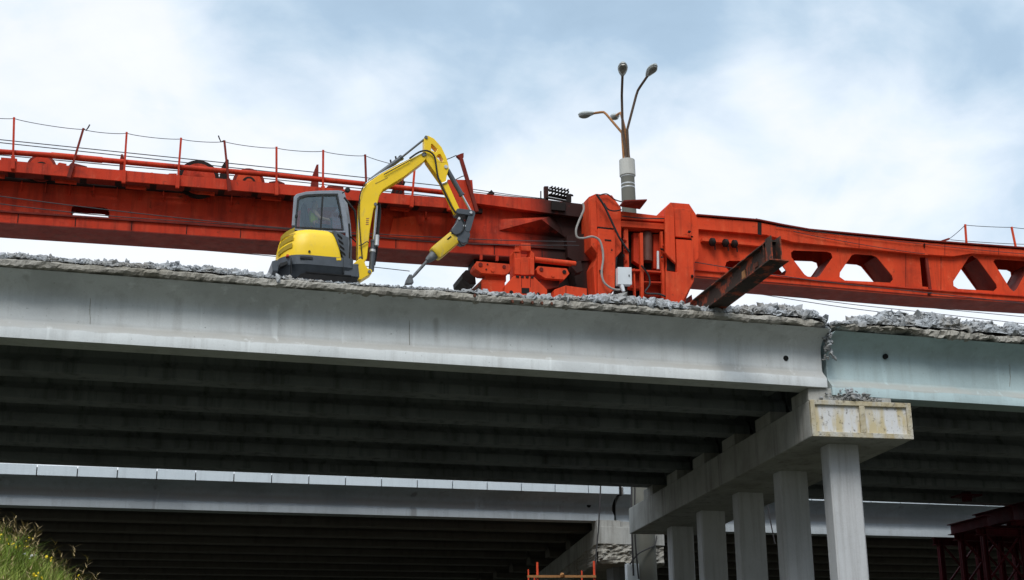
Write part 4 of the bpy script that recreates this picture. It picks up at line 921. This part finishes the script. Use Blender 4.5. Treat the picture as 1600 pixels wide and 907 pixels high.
# side grille between hood and cab
gl = plate([(519, 361), (524, 360.5), (545, 371), (545, 410), (536, 403)], YX+.12, YX+.5, 'side_panel', GP, ex, bevel=.02)
for k in range(4): plate([(527+k*1.6, 365+k*8.5), (534.5+k*1.6, 371+k*8.5), (535+k*1.6, 374+k*8.5), (528+k*1.6, 368.5+k*8.5)], YX+.1, YX+.14, 'vent_slot', 'hole_black', gl, bevel=0)
# cab
YCB = 35.02; YCF = 36.16
out = [(455, 362), (457, 335), (459, 308), (463, 303.5), (478, 299.5), (500, 298), (529, 297.5), (534, 299.5), (539, 318), (544, 350), (546, 380), (545, 410), (540, 410), (540, 364)]
win = [(460.5, 357), (462, 335), (464.5, 311), (468, 307.5), (480, 304.3), (500, 303.3), (528, 303.2), (533, 328), (537.8, 361), (530, 361)]
cabf = plate(out, YCB, YCB+.07, 'cab_frame', 'cab_grey', ex, [win], bevel=.015)
plate(out, YCF-.07, YCF, 'cab_frame', 'cab_grey', ex, [win], bevel=.015)
MB().ppx([(461.5, 356.5), (463, 335), (465.5, 312), (468.5, 308.5), (480, 305.3), (500, 304.3), (527, 304.2), (532, 328), (536.5, 360), (530, 360)], YCB, YCB-.012, YCB-.002, [[(463.5, 354.5), (465, 335), (467.5, 313.5), (470, 310.5), (481, 307.3), (500, 306.3), (525.5, 306.2), (530, 328), (534.3, 358), (530, 358)]]).build('window_seal', BP, cabf)
plate([(503.6, 304), (505.8, 304), (502.6, 357), (500.6, 357)], YCB-.014, YCB+.02, 'window_bar', BP, cabf, bevel=0)
for x_, y_ in ((463.5, 338), (532, 337)):
    p = at(x_, y_, YCB-.02); b = MB(); b.box(p.x-.04, p.x+.03, p.y-.02, p.y+.02, p.z-.03, p.z+.03); b.build('window_latch', BP, cabf)
MB().ppx(win, YCB+.03, YCB+.03, YCB+.036).build('window', 'tinted_glass', ex); MB().ppx(win, YCF-.04, YCF-.04, YCF-.034).build('window', 'tinted_glass', ex)
rf = xz([(459, 308), (463, 303), (478, 299), (500, 297.6), (529, 297), (534, 299.5), (533, 302.5), (528, 301.5), (500, 301.5), (478, 303), (466, 306)], YCB)
MB().prism(rf, YCB+.072, YCF-.072).build('cab_roof', 'cab_grey', ex, bevel=.01)
q = xz([(455, 362), (459.5, 308), (461.5, 308), (457.5, 362)], YCB); MB().prism(q, YCB+.072, YCB+.17).build('rear_pillar', 'cab_grey', ex); MB().prism(q, YCF-.17, YCF-.072).build('rear_pillar', 'cab_grey', ex)
MB().prism(xz([(456.6, 356), (459.8, 309), (460.4, 309), (457.2, 356)], YCB), YCB+.172, YCF-.172).build('rear_window', 'tinted_glass', ex)
MB().prism(xz([(533, 304), (544, 352), (545, 378), (544.5, 378), (543.5, 352), (532.4, 304)], YCB), YCB+.072, YCF-.072).build('windscreen', 'tinted_glass', ex)
MB().prism(xz([(455, 362), (546, 372), (546, 408), (455, 400)], YCB), YCB+.08, YCF).build('cab_floor', BP, ex)
# front grab bars and the far front pillar
for pts, r_ in ((((538, 309), (548, 322), (554.5, 330), (557.5, 352), (558.5, 372), (559, 395)), .03), (((544.5, 368), (552, 374), (559, 381)), .02), (((545, 408), (546, 380), (545, 350)), .03)):
    b = MB(); b.tube([at(x, y, YCF-.4) for x, y in pts], r_, 8); b.build('grab_bar', BP, ex, smooth=True)
b = MB(); b.tube([at(533, 303, YCB+.2), at(540, 299, YCB+.15)], .015, 6); p = at(543, 297.5, YCB+.15); b.tube([p+Vector((0, -.06, 0)), p+Vector((0, -.03, 0)), p+Vector((0, .03, 0))], [.05, .075, .07], 12); b.build('mirror', BP, ex, smooth=True)
b = MB(); b.tube([at(458, 361, YCB-.12), at(458, 353, YCB-.12)], [.05, .04], 10); b.box(at(454, 361, YCB-.15).x, at(464, 361, YCB-.15).x, YCB-.2, YCB-.05, at(458, 362, YCB-.15).z, at(458, 360, YCB-.15).z); b.build('exhaust_pipe', BP, ex, smooth=True)
zs0 = at(500, 362, YCB).z; xs0 = at(484, 350, 35.5).x
b = MB(); b.box(xs0-.05, xs0+.45, 35.3, 35.85, zs0+.05, zs0+.2); b.build('seat', 'seat_black', ex, bevel=.04)
b = MB(); b.obox((xs0-.1, 35.58, zs0+.5), (.05, 0, -.01), (0, .25, 0), (-.08, 0, .38)); b.build('backrest', 'seat_black', ex, bevel=.03)
for s_ in (.3, -.3):
    b = MB(); b.tube([(xs0+.55, 35.58+s_, zs0+.1), (xs0+.55, 35.58+s_, zs0+.42), (xs0+.52, 35.58+s_, zs0+.5)], [.03, .025, .04], 8); b.build('control_lever', BP, ex, smooth=True)
for o_ in [q for q in COL.objects if q.parent is not None and q.name.split('.')[0] in ('cab_frame', 'cab_roof', 'rear_pillar', 'rear_window', 'windscreen', 'window', 'cab_floor')]:
    for v in o_.data.vertices:                 # the cab narrows towards its door side
        yy = v.co.y+BASE[o_.name].y-YCB
        if yy > .05: v.co.x += yy*.20*(1 if v.co.x < .1 else .35)
# undercarriage
for yy, nm in ((34.42, 0), (35.95, 1)):
    x0, x1 = at(462, 435, 34.5).x, at(562, 440, 34.5).x; zt2 = base_z+.58; rr = .26
    prof = []
    for k in range(13):
        a = R(90+180*k/12); prof.append((x0+rr+rr*math.cos(a), base_z+.30+.28*math.sin(a)))
    for k in range(13):
        a = R(-90+180*k/12); prof.append((x1-rr+rr*math.cos(a), base_z+.30+.28*math.sin(a)))
    b = MB(); b.prism(prof, yy, yy+.38); trk = b.build('track', 'dark_rubber', ex)
    b = MB(); n_ = len(prof)
    for k in range(26):
        x = x0+rr+(x1-x0-2*rr)*k/25; b.box(x-.022, x+.022, yy-.012, yy+.392, base_z+.578, base_z+.61)
    b.build('tread', 'dark_rubber', trk)
    for k in range(5):
        x = x0+rr+(x1-x0-2*rr)*k/4; b = MB(); b.tube([(x, yy-.02, base_z+.27), (x, yy+.02, base_z+.27)], .15, 14); b.build('roller', GP, trk, smooth=True)
b = MB(); b.box(at(480, 430, 35).x, at(545, 430, 35).x, 34.82, 35.93, base_z+.22, base_z+.5); b.tube([(at(505, 430, 35.3).x, 35.36, base_z+.5), (at(505, 430, 35.3).x, 35.36, zA)], .5, 24); b.build('undercarriage', GP, ex)
MB().ppx([(423, 413), (431, 411), (433, 414), (433, 429), (424, 429)], YX+.25, YX+.0, YX+1.6).build('dozer_blade', GP, ex, bevel=.02)
# swing bracket and boom
br_ = [(559.5, 406), (563, 404), (569, 406.5), (571, 414), (575, 420), (580, 421), (582, 424), (581, 427), (564, 437.5), (553, 437), (552, 434), (559.5, 432), (560.5, 429), (553, 428), (552.5, 425), (559.5, 424.5), (559.5, 421), (552.5, 421.5), (552.5, 418.5), (560.5, 416.5), (560, 413.5), (552, 412.5)]
plate(br_, YBM-.06, YBM+.34, 'swing_bracket', YP, ex, bevel=.015)
bm_ = [(559, 404), (560, 360), (562, 320), (563.6, 308), (568, 294), (576, 285), (595, 271.5), (636, 251), (660, 239), (664.5, 238.6), (667, 242), (665.5, 249), (661, 254), (631, 277), (599, 296.5), (593, 306), (590, 318), (584, 326), (578, 360), (573.5, 404), (570.5, 408.5), (563, 409), (560, 407)]
boom = plate(bm_, YBM, YBM+.3, 'boom', YP, ex, bevel=.02)
plate([(572, 286.5), (577, 281), (580, 283), (577, 290)], YBM+.08, YBM+.22, 'cylinder_lug', YP, boom)
def pin(x_, y_, r_, par, Y_, mm='dirty_steel'):
    p = at(x_, y_, Y_-.03); b = MB(); b.tube([p, p+Vector((0, .05, 0))], r_*mpp(p), 14); return b.build('pin', mm, par, smooth=True)
pin(563.8, 404, 3.4, boom, YBM); pin(587, 319, 2.6, boom, YBM); pin(662, 241.5, 3.0, boom, YBM); pin(577.5, 424.5, 2.6, boom, YBM-.06)
def cyl(a_, m_, e_, r0, r1, Y_, name, par, bmat='graphite', rmat='chrome'):
    a_, m_, e_ = at(*a_, Y_), at(*m_, Y_), at(*e_, Y_)
    b = MB(); b.tube([a_, m_], r0, 14); b.tube([m_-(m_-a_).normalized()*.06, m_], r0*1.2, 14); c_ = b.build(name, bmat, par, smooth=True)
    b = MB(); b.tube([m_, e_], r1, 12); b.build('rod', rmat, c_, smooth=True)
for k in range(4): plate([(572.2-.2*k, 341+k*3), (576.5-.2*k, 341+k*3), (576.5-.2*k, 342.6+k*3), (572.2-.2*k, 342.6+k*3)], YBM-.004, YBM+.002, 'decal', 'oxide_pipe', boom, bevel=0)
plate([(586, 287), (606, 277), (606.5, 278.2), (586.5, 288.2)], YBM-.004, YBM+.002, 'seam', 'yellow_dark', boom, bevel=0)
# boom lift cylinder
cyl((580, 424), (584, 376), (588, 322), .075, .045, YBM+.15, 'lift_cylinder', ex)
b = MB(); b.tube([at(589.5, 368, YBM+.05), at(588.5, 384, YBM+.05)], .06, 10); b.build('hose_guard', 'galv', ex, smooth=True)
b = MB(); q_ = at(582, 394.5, YBM+.15); b.tube([q_, q_+Vector((.005, 0, .07))], .085, 14); b.build('cylinder_band', 'galv', ex, smooth=True)
cyl((577, 284), (628, 246), (664, 217), .066, .03, YBM+.15, 'stick_cylinder', ex, rmat='graphite')
for k, (x_, y_) in enumerate(((611, 255.5), (619, 250))):
    p = at(x_, y_, YBM+.15); b = MB(); b.tube([p, p+Vector((-.02, 0, .10))], .025, 8); b.build('fitting', BP, ex)
# stick
sk2_ = [(663.5, 214), (665.5, 211.8), (670, 212.5), (678, 216.5), (690, 230), (697.5, 246), (700.5, 256), (701.5, 264), (699.5, 270), (697, 280), (717, 324), (720, 331), (717, 335.5), (713, 334), (689, 283), (667, 252), (663.2, 241), (663.2, 218)]
stick = plate(sk2_, YBM+.02, YBM+.28, 'stick', YP, ex, [[(673.7, 226.2), (675, 225), (683.5, 233.5), (681, 238), (673.7, 235.5)], [(682, 245.5), (685, 241.5), (688, 241.3), (692.5, 249.5), (691.5, 254), (689, 253)]], bevel=.012)
pin(666, 214.5, 2.6, stick, YBM+.02); pin(697, 260.5, 3.0, stick, YBM+.02, 'galv'); pin(663.5, 241, 3.4, stick, YBM+.02)
b = MB(); b.tube([at(690.5, 287.5, YBM), at(697, 285, YBM), at(699, 281, YBM)], .03, 8); b.build('hose_clamp', 'galv', stick, smooth=True)
cyl((699, 266), (722, 306), (736, 331.5), .07, .035, YBM+.15, 'tool_cylinder', ex)
# linkage and breaker
def link(a_, e_, w, Y0_, Y1_, name='link'):
    a_, e_ = at(*a_, Y0_), at(*e_, Y0_); d = (e_-a_).normalized(); n_ = Vector((-d.z, 0, d.x))
    P = []
    for k in range(9): a = math.pi*k/8; P.append(e_+d*math.sin(a)*w+n_*math.cos(a)*w)
    for k in range(9): a = math.pi*k/8; P.append(a_-d*math.sin(a)*w-n_*math.cos(a)*w)
    return MB().prism([(p.x, p.z) for p in P], Y0_, Y1_).build(name, GP, ex, bevel=.01)
link((717, 330), (736, 332.5), .075, YBM-.05, YBM+.35); link((738, 333), (731, 358), .085, YBM-.03, YBM+.33)
brk = plate([(717, 338), (721, 339), (727, 350), (734, 362), (735, 368), (731, 379), (724, 380.5), (716, 377), (705, 366), (706, 357), (713, 348)], YBM-.02, YBM+.32, 'breaker_bracket', GP, ex, bevel=.02)
pin(717.5, 341.5, 2, brk, YBM-.02, 'galv'); pin(726, 353, 2, brk, YBM-.02, 'galv'); pin(736, 332, 2.2, ex, YBM-.05, 'galv')
a_, e_ = at(711, 371, YBM+.15), at(678.5, 398.5, YBM+.15); d = (e_-a_).normalized(); n_ = Vector((-d.z, 0, d.x)); ya = Vector((0, 1, 0))
b = MB(); vs = []; fs = []; n2 = 16; lv = [(-.02, .8), (.03, .98), (.12, 1.0), (.45, 1.02), (.60, 1.02), (.68, .98), (.70, .86)]
for t_, k_ in lv:
    for k in range(n2):
        a = 2*math.pi*k/n2; ca, sa = math.cos(a), math.sin(a); q_ = (abs(ca)**5+abs(sa)**5)**(-1/5)
        vs.append(a_+d*t_*((e_-a_).length/.70)+n_*(ca*q_*.195*k_)+ya*(sa*q_*.175*k_))
fs = [(i*n2+k, i*n2+(k+1) % n2, (i+1)*n2+(k+1) % n2, (i+1)*n2+k) for i in range(len(lv)-1) for k in range(n2)]+[tuple(range(n2)), tuple(range((len(lv)-1)*n2, len(lv)*n2))]
b.add(vs, fs); bk = b.build('breaker', 'yellow_worn', ex, smooth=True)
p = a_+d*.16-ya*.17+n_*.09; s_ = -n_ if False else n_
b = MB(); b.obox(a_+d*.22-ya*.178-n_*.07*(1 if n_.z < 0 else -1), d*.075, ya*.006, n_*.018); b.build('slot', 'hole_black', bk)
b = MB(); b.tube([e_-d*.02, e_+d*.03, e_+d*.2, e_+d*.28], [.13, .13, .10, .07], 14); b.build('breaker_nose', 'dirty_steel', bk, smooth=True)
tip = at(641.5, 437, YBM+.15); b = MB(); b.tube([e_+d*.25, e_+d*.25+(tip-e_-d*.25)*.75, tip], [.042, .042, .02], 10); b.build('chisel', 'dirty_steel', bk, smooth=True)
b = MB(); rndx = random.Random(5); b.ppx([(634.5, 442), (637, 434), (640, 428.5), (644, 428.5), (647, 441)], YBM+.0, YBM+.04, YBM+.26); b.build('chisel_guard', 'dirty_steel', bk)
for pts, r_ in ((((566, 405), (561.5, 350), (561, 318), (564, 300), (572, 284)), .016), (((640, 248), (655, 238), (668, 236), (678, 243), (681, 256), (683, 270), (687, 284), (703, 318), (712, 333)), .026), (((576, 380), (573, 378), (565, 383), (561, 384)), .014),
                ((((697, 352)), (700, 369), (712, 370), (724, 362), (726, 348), (720, 336)), .018), (((600, 273), (620, 262), (640, 251)), .014), (((717, 376), (722, 384), (730, 380), (732, 372)), .018)):
    pts = [q for q in pts]
    if pts[0] == (697, 352): pts = [(705, 362), (712, 367), (722, 362), (726, 350), (719, 338)]
    cable('hose', [at(x, y, YBM-.05) for x, y in pts], r_, 'black_plastic', parent=ex, n=26, seg=7)
for k in range(3): cable('hose', [at(x+k*1.6, y, YBM+.32) for x, y in ((590, 318), (591, 335), (588, 365), (586, 390), (582, 415))], .022, 'black_plastic', parent=ex, n=20, seg=6)
for pts in (((560.2, 404), (561, 350), (563.2, 312)), ((569, 290), (580, 281.5), (600, 269), (640, 249))): cable('pipe', [at(x-.6, y, YBM+.02) for x, y in pts], .014, 'chrome', parent=ex, n=16, seg=6)

# operator in the cab
hx, hz = xs0+.12, zs0+.2
op = thing('person', (hx, 35.58, zs0+.2), 'operator in dark clothes and lime vest seated behind the excavator cab glass', 'person')
def figure(name, verts, edges, mname, par, sub=2):
    me = bpy.data.meshes.new(name); o_ = bpy.data.objects.new(name, me); COL.objects.link(o_)
    me.from_pydata([Vector(v[:3])-BASE[par.name] for v in verts], edges, []); o_.parent = par; BASE[o_.name] = BASE[par.name]
    md = o_.modifiers.new('skin', 'SKIN'); md.use_smooth_shade = True
    for i, v in enumerate(verts): me.skin_vertices[0].data[i].radius = (v[3], v[4] if len(v) > 4 else v[3])
    me.skin_vertices[0].data[0].use_root = True
    s_ = o_.modifiers.new('sub', 'SUBSURF'); s_.levels = sub; s_.render_levels = sub
    me.materials.append(MATS[mname]); return o_
y_ = 35.58
V = [(hx, y_, hz+.1, .15, .12), (hx-.03, y_, hz+.3, .15, .11), (hx-.04, y_, hz+.5, .17, .11), (hx-.02, y_, hz+.6, .06), (hx+.01, y_, hz+.68, .075, .085), (hx+.02, y_, hz+.78, .09, .085), (hx+.01, y_, hz+.86, .05),
     (hx-.03, y_-.2, hz+.52, .06), (hx+.1, y_-.27, hz+.3, .05), (hx+.34, y_-.28, hz+.26, .035), (hx+.43, y_-.28, hz+.27, .04),
     (hx-.03, y_+.2, hz+.52, .06), (hx+.1, y_+.27, hz+.3, .05), (hx+.34, y_+.28, hz+.26, .035), (hx+.43, y_+.28, hz+.27, .04),
     (hx+.1, y_-.1, hz+.08, .09), (hx+.44, y_-.12, hz+.1, .075), (hx+.5, y_-.12, hz-.2, .05), (hx+.58, y_-.12, hz-.24, .04),
     (hx+.1, y_+.1, hz+.08, .09), (hx+.44, y_+.12, hz+.1, .075), (hx+.5, y_+.12, hz-.2, .05), (hx+.58, y_+.12, hz-.24, .04)]
E_ = [(0, 1), (1, 2), (2, 3), (3, 4), (4, 5), (5, 6), (2, 7), (7, 8), (8, 9), (9, 10), (2, 11), (11, 12), (12, 13), (13, 14), (0, 15), (15, 16), (16, 17), (17, 18), (0, 19), (19, 20), (20, 21), (21, 22)]
figure('body', V, E_, 'skin', op)
figure('vest', [(hx, y_, hz+.14, .175, .15), (hx-.03, y_, hz+.32, .185, .145), (hx-.04, y_, hz+.5, .19, .135), (hx-.03, y_, hz+.56, .12, .09)], [(0, 1), (1, 2), (2, 3)], 'vest_lime', op)
figure('trousers', [(hx, y_, hz+.06, .16, .12), (hx+.14, y_-.11, hz+.08, .11), (hx+.45, y_-.12, hz+.1, .09), (hx+.5, y_-.12, hz-.16, .065), (hx+.14, y_+.11, hz+.08, .11), (hx+.45, y_+.12, hz+.1, .09), (hx+.5, y_+.12, hz-.16, .065)], [(0, 1), (1, 2), (2, 3), (0, 4), (4, 5), (5, 6)], 'navy_cloth', op)
figure('hair', [(hx-.02, y_, hz+.80, .085, .09), (hx-.01, y_, hz+.88, .075), (hx+.01, y_, hz+.90, .05)], [(0, 1), (1, 2)], 'hair', op)

# ------------------------------------------------------------------ grassy embankment in the left corner
Q0, Q1, Q2 = at(0, 880, 18), at(44, 904, 18), at(80, 934, 18)
def bank(x, y):
    if x < Q1.x: z = Q1.z+(Q1.x-x)*(Q0.z-Q1.z)/(Q1.x-Q0.x)
    else: z = Q1.z+(Q1.x-x)*(Q1.z-Q2.z)/(Q2.x-Q1.x)
    z = min(z, Q0.z+.35)+.07*fbm(x, y, 0, .9)
    k = max(0, 1-((y-18)/7)**2)
    return max(-.2, (z+.2)*k**.55-.2)
b = MB(); xs = frange(-14, 5, .3); yy = frange(10.5, 26, .3)
n_ = len(yy); b.add([(x, y, bank(x, y)) for x in xs for y in yy], [(i*n_+j, (i+1)*n_+j, (i+1)*n_+j+1, i*n_+j+1) for i in range(len(xs)-1) for j in range(n_-1)])
b.build('embankment', 'grass_bed', smooth=True, kind='structure')
rg = random.Random(21); b = MB(); bd = MB(); fl = MB(); fw = MB()
def blade(B, p, h, w, lean, ang, seg=3):
    vs = []; d = Vector((math.cos(ang), math.sin(ang), 0)); s_ = Vector((-math.sin(ang+rg.uniform(-1, 1)), math.cos(ang), 0))
    if abs(s_.x) < .4: s_.x = .6
    s_.normalize()
    for i in range(seg+1):
        t = i/seg; c_ = Vector(p)+d*(lean*h*t*t)+Vector((0, 0, h*(t-.25*lean*t*t))); ww = w*(1-t)**.7
        vs += [c_-s_*ww/2, c_+s_*ww/2]
    B.add(vs, [(2*i, 2*i+1, 2*i+3, 2*i+2) for i in range(seg)])
    return vs[-1]
for i in range(34000):
    y = 19.6-8.5*rg.random()**1.4; x = rg.uniform(-2.8, .6)*y/18; z = bank(x, y)
    if z < 1.0: continue
    blade(b, (x, y, z-.03), rg.uniform(.16, .42)*(.7+.6*(nz(x, y, 0, 1.1)+.5)), rg.uniform(.006, .016), rg.uniform(.1, .9), rg.uniform(0, 6.28))
for i in range(420):
    y = rg.uniform(13, 19.2); x = rg.uniform(-2.4, .9)*y/18; z = bank(x, y); h = rg.uniform(.25, .62)
    if z < 1.0: continue
    t_ = blade(bd, (x, y, z), h, .009, rg.uniform(.1, .6), rg.uniform(0, 6.28), 4)
    if rg.random() < .75:
        for k in range(7): blade(bd, t_+Vector((0, 0, -.02*k)), .07, .012, rg.uniform(.5, 1.5), rg.uniform(0, 6.28), 1)
for i in range(60):
    y = rg.uniform(12, 18.6); x = rg.uniform(-2.2, .1)*y/18; z = bank(x, y)
    if z < 1.0 or nz(x, y, 5, .9) < -.12: continue
    h = rg.uniform(.18, .42); p = Vector((x, y, z+h)); blade(b, (x, y, z), h, .008, .05, 0, 2)
    for k in range(rg.randint(2, 5)):
        q_ = p+Vector((rg.uniform(-.05, .05), rg.uniform(-.05, .05), rg.uniform(-.04, .04))); (fl if i % 9 else fw).chunk(q_, rg.uniform(.011, .024), rg)
b.build('grass', 'grass_blade', label='tall green grass on the bank in the lower left corner', cat='grass', kind='stuff')
bd.build('dry_grass', 'dry_stalk', label='dry seeding grass stalks rising from the green bank', cat='grass', kind='stuff')
fl.build('wildflowers', 'flower_yellow', label='small yellow wildflowers among the grass on the bank', cat='flowers', kind='stuff')
fw.build('wildflowers', 'flower_white', label='few tiny white wildflowers among the grass on the bank', cat='flowers', kind='stuff')
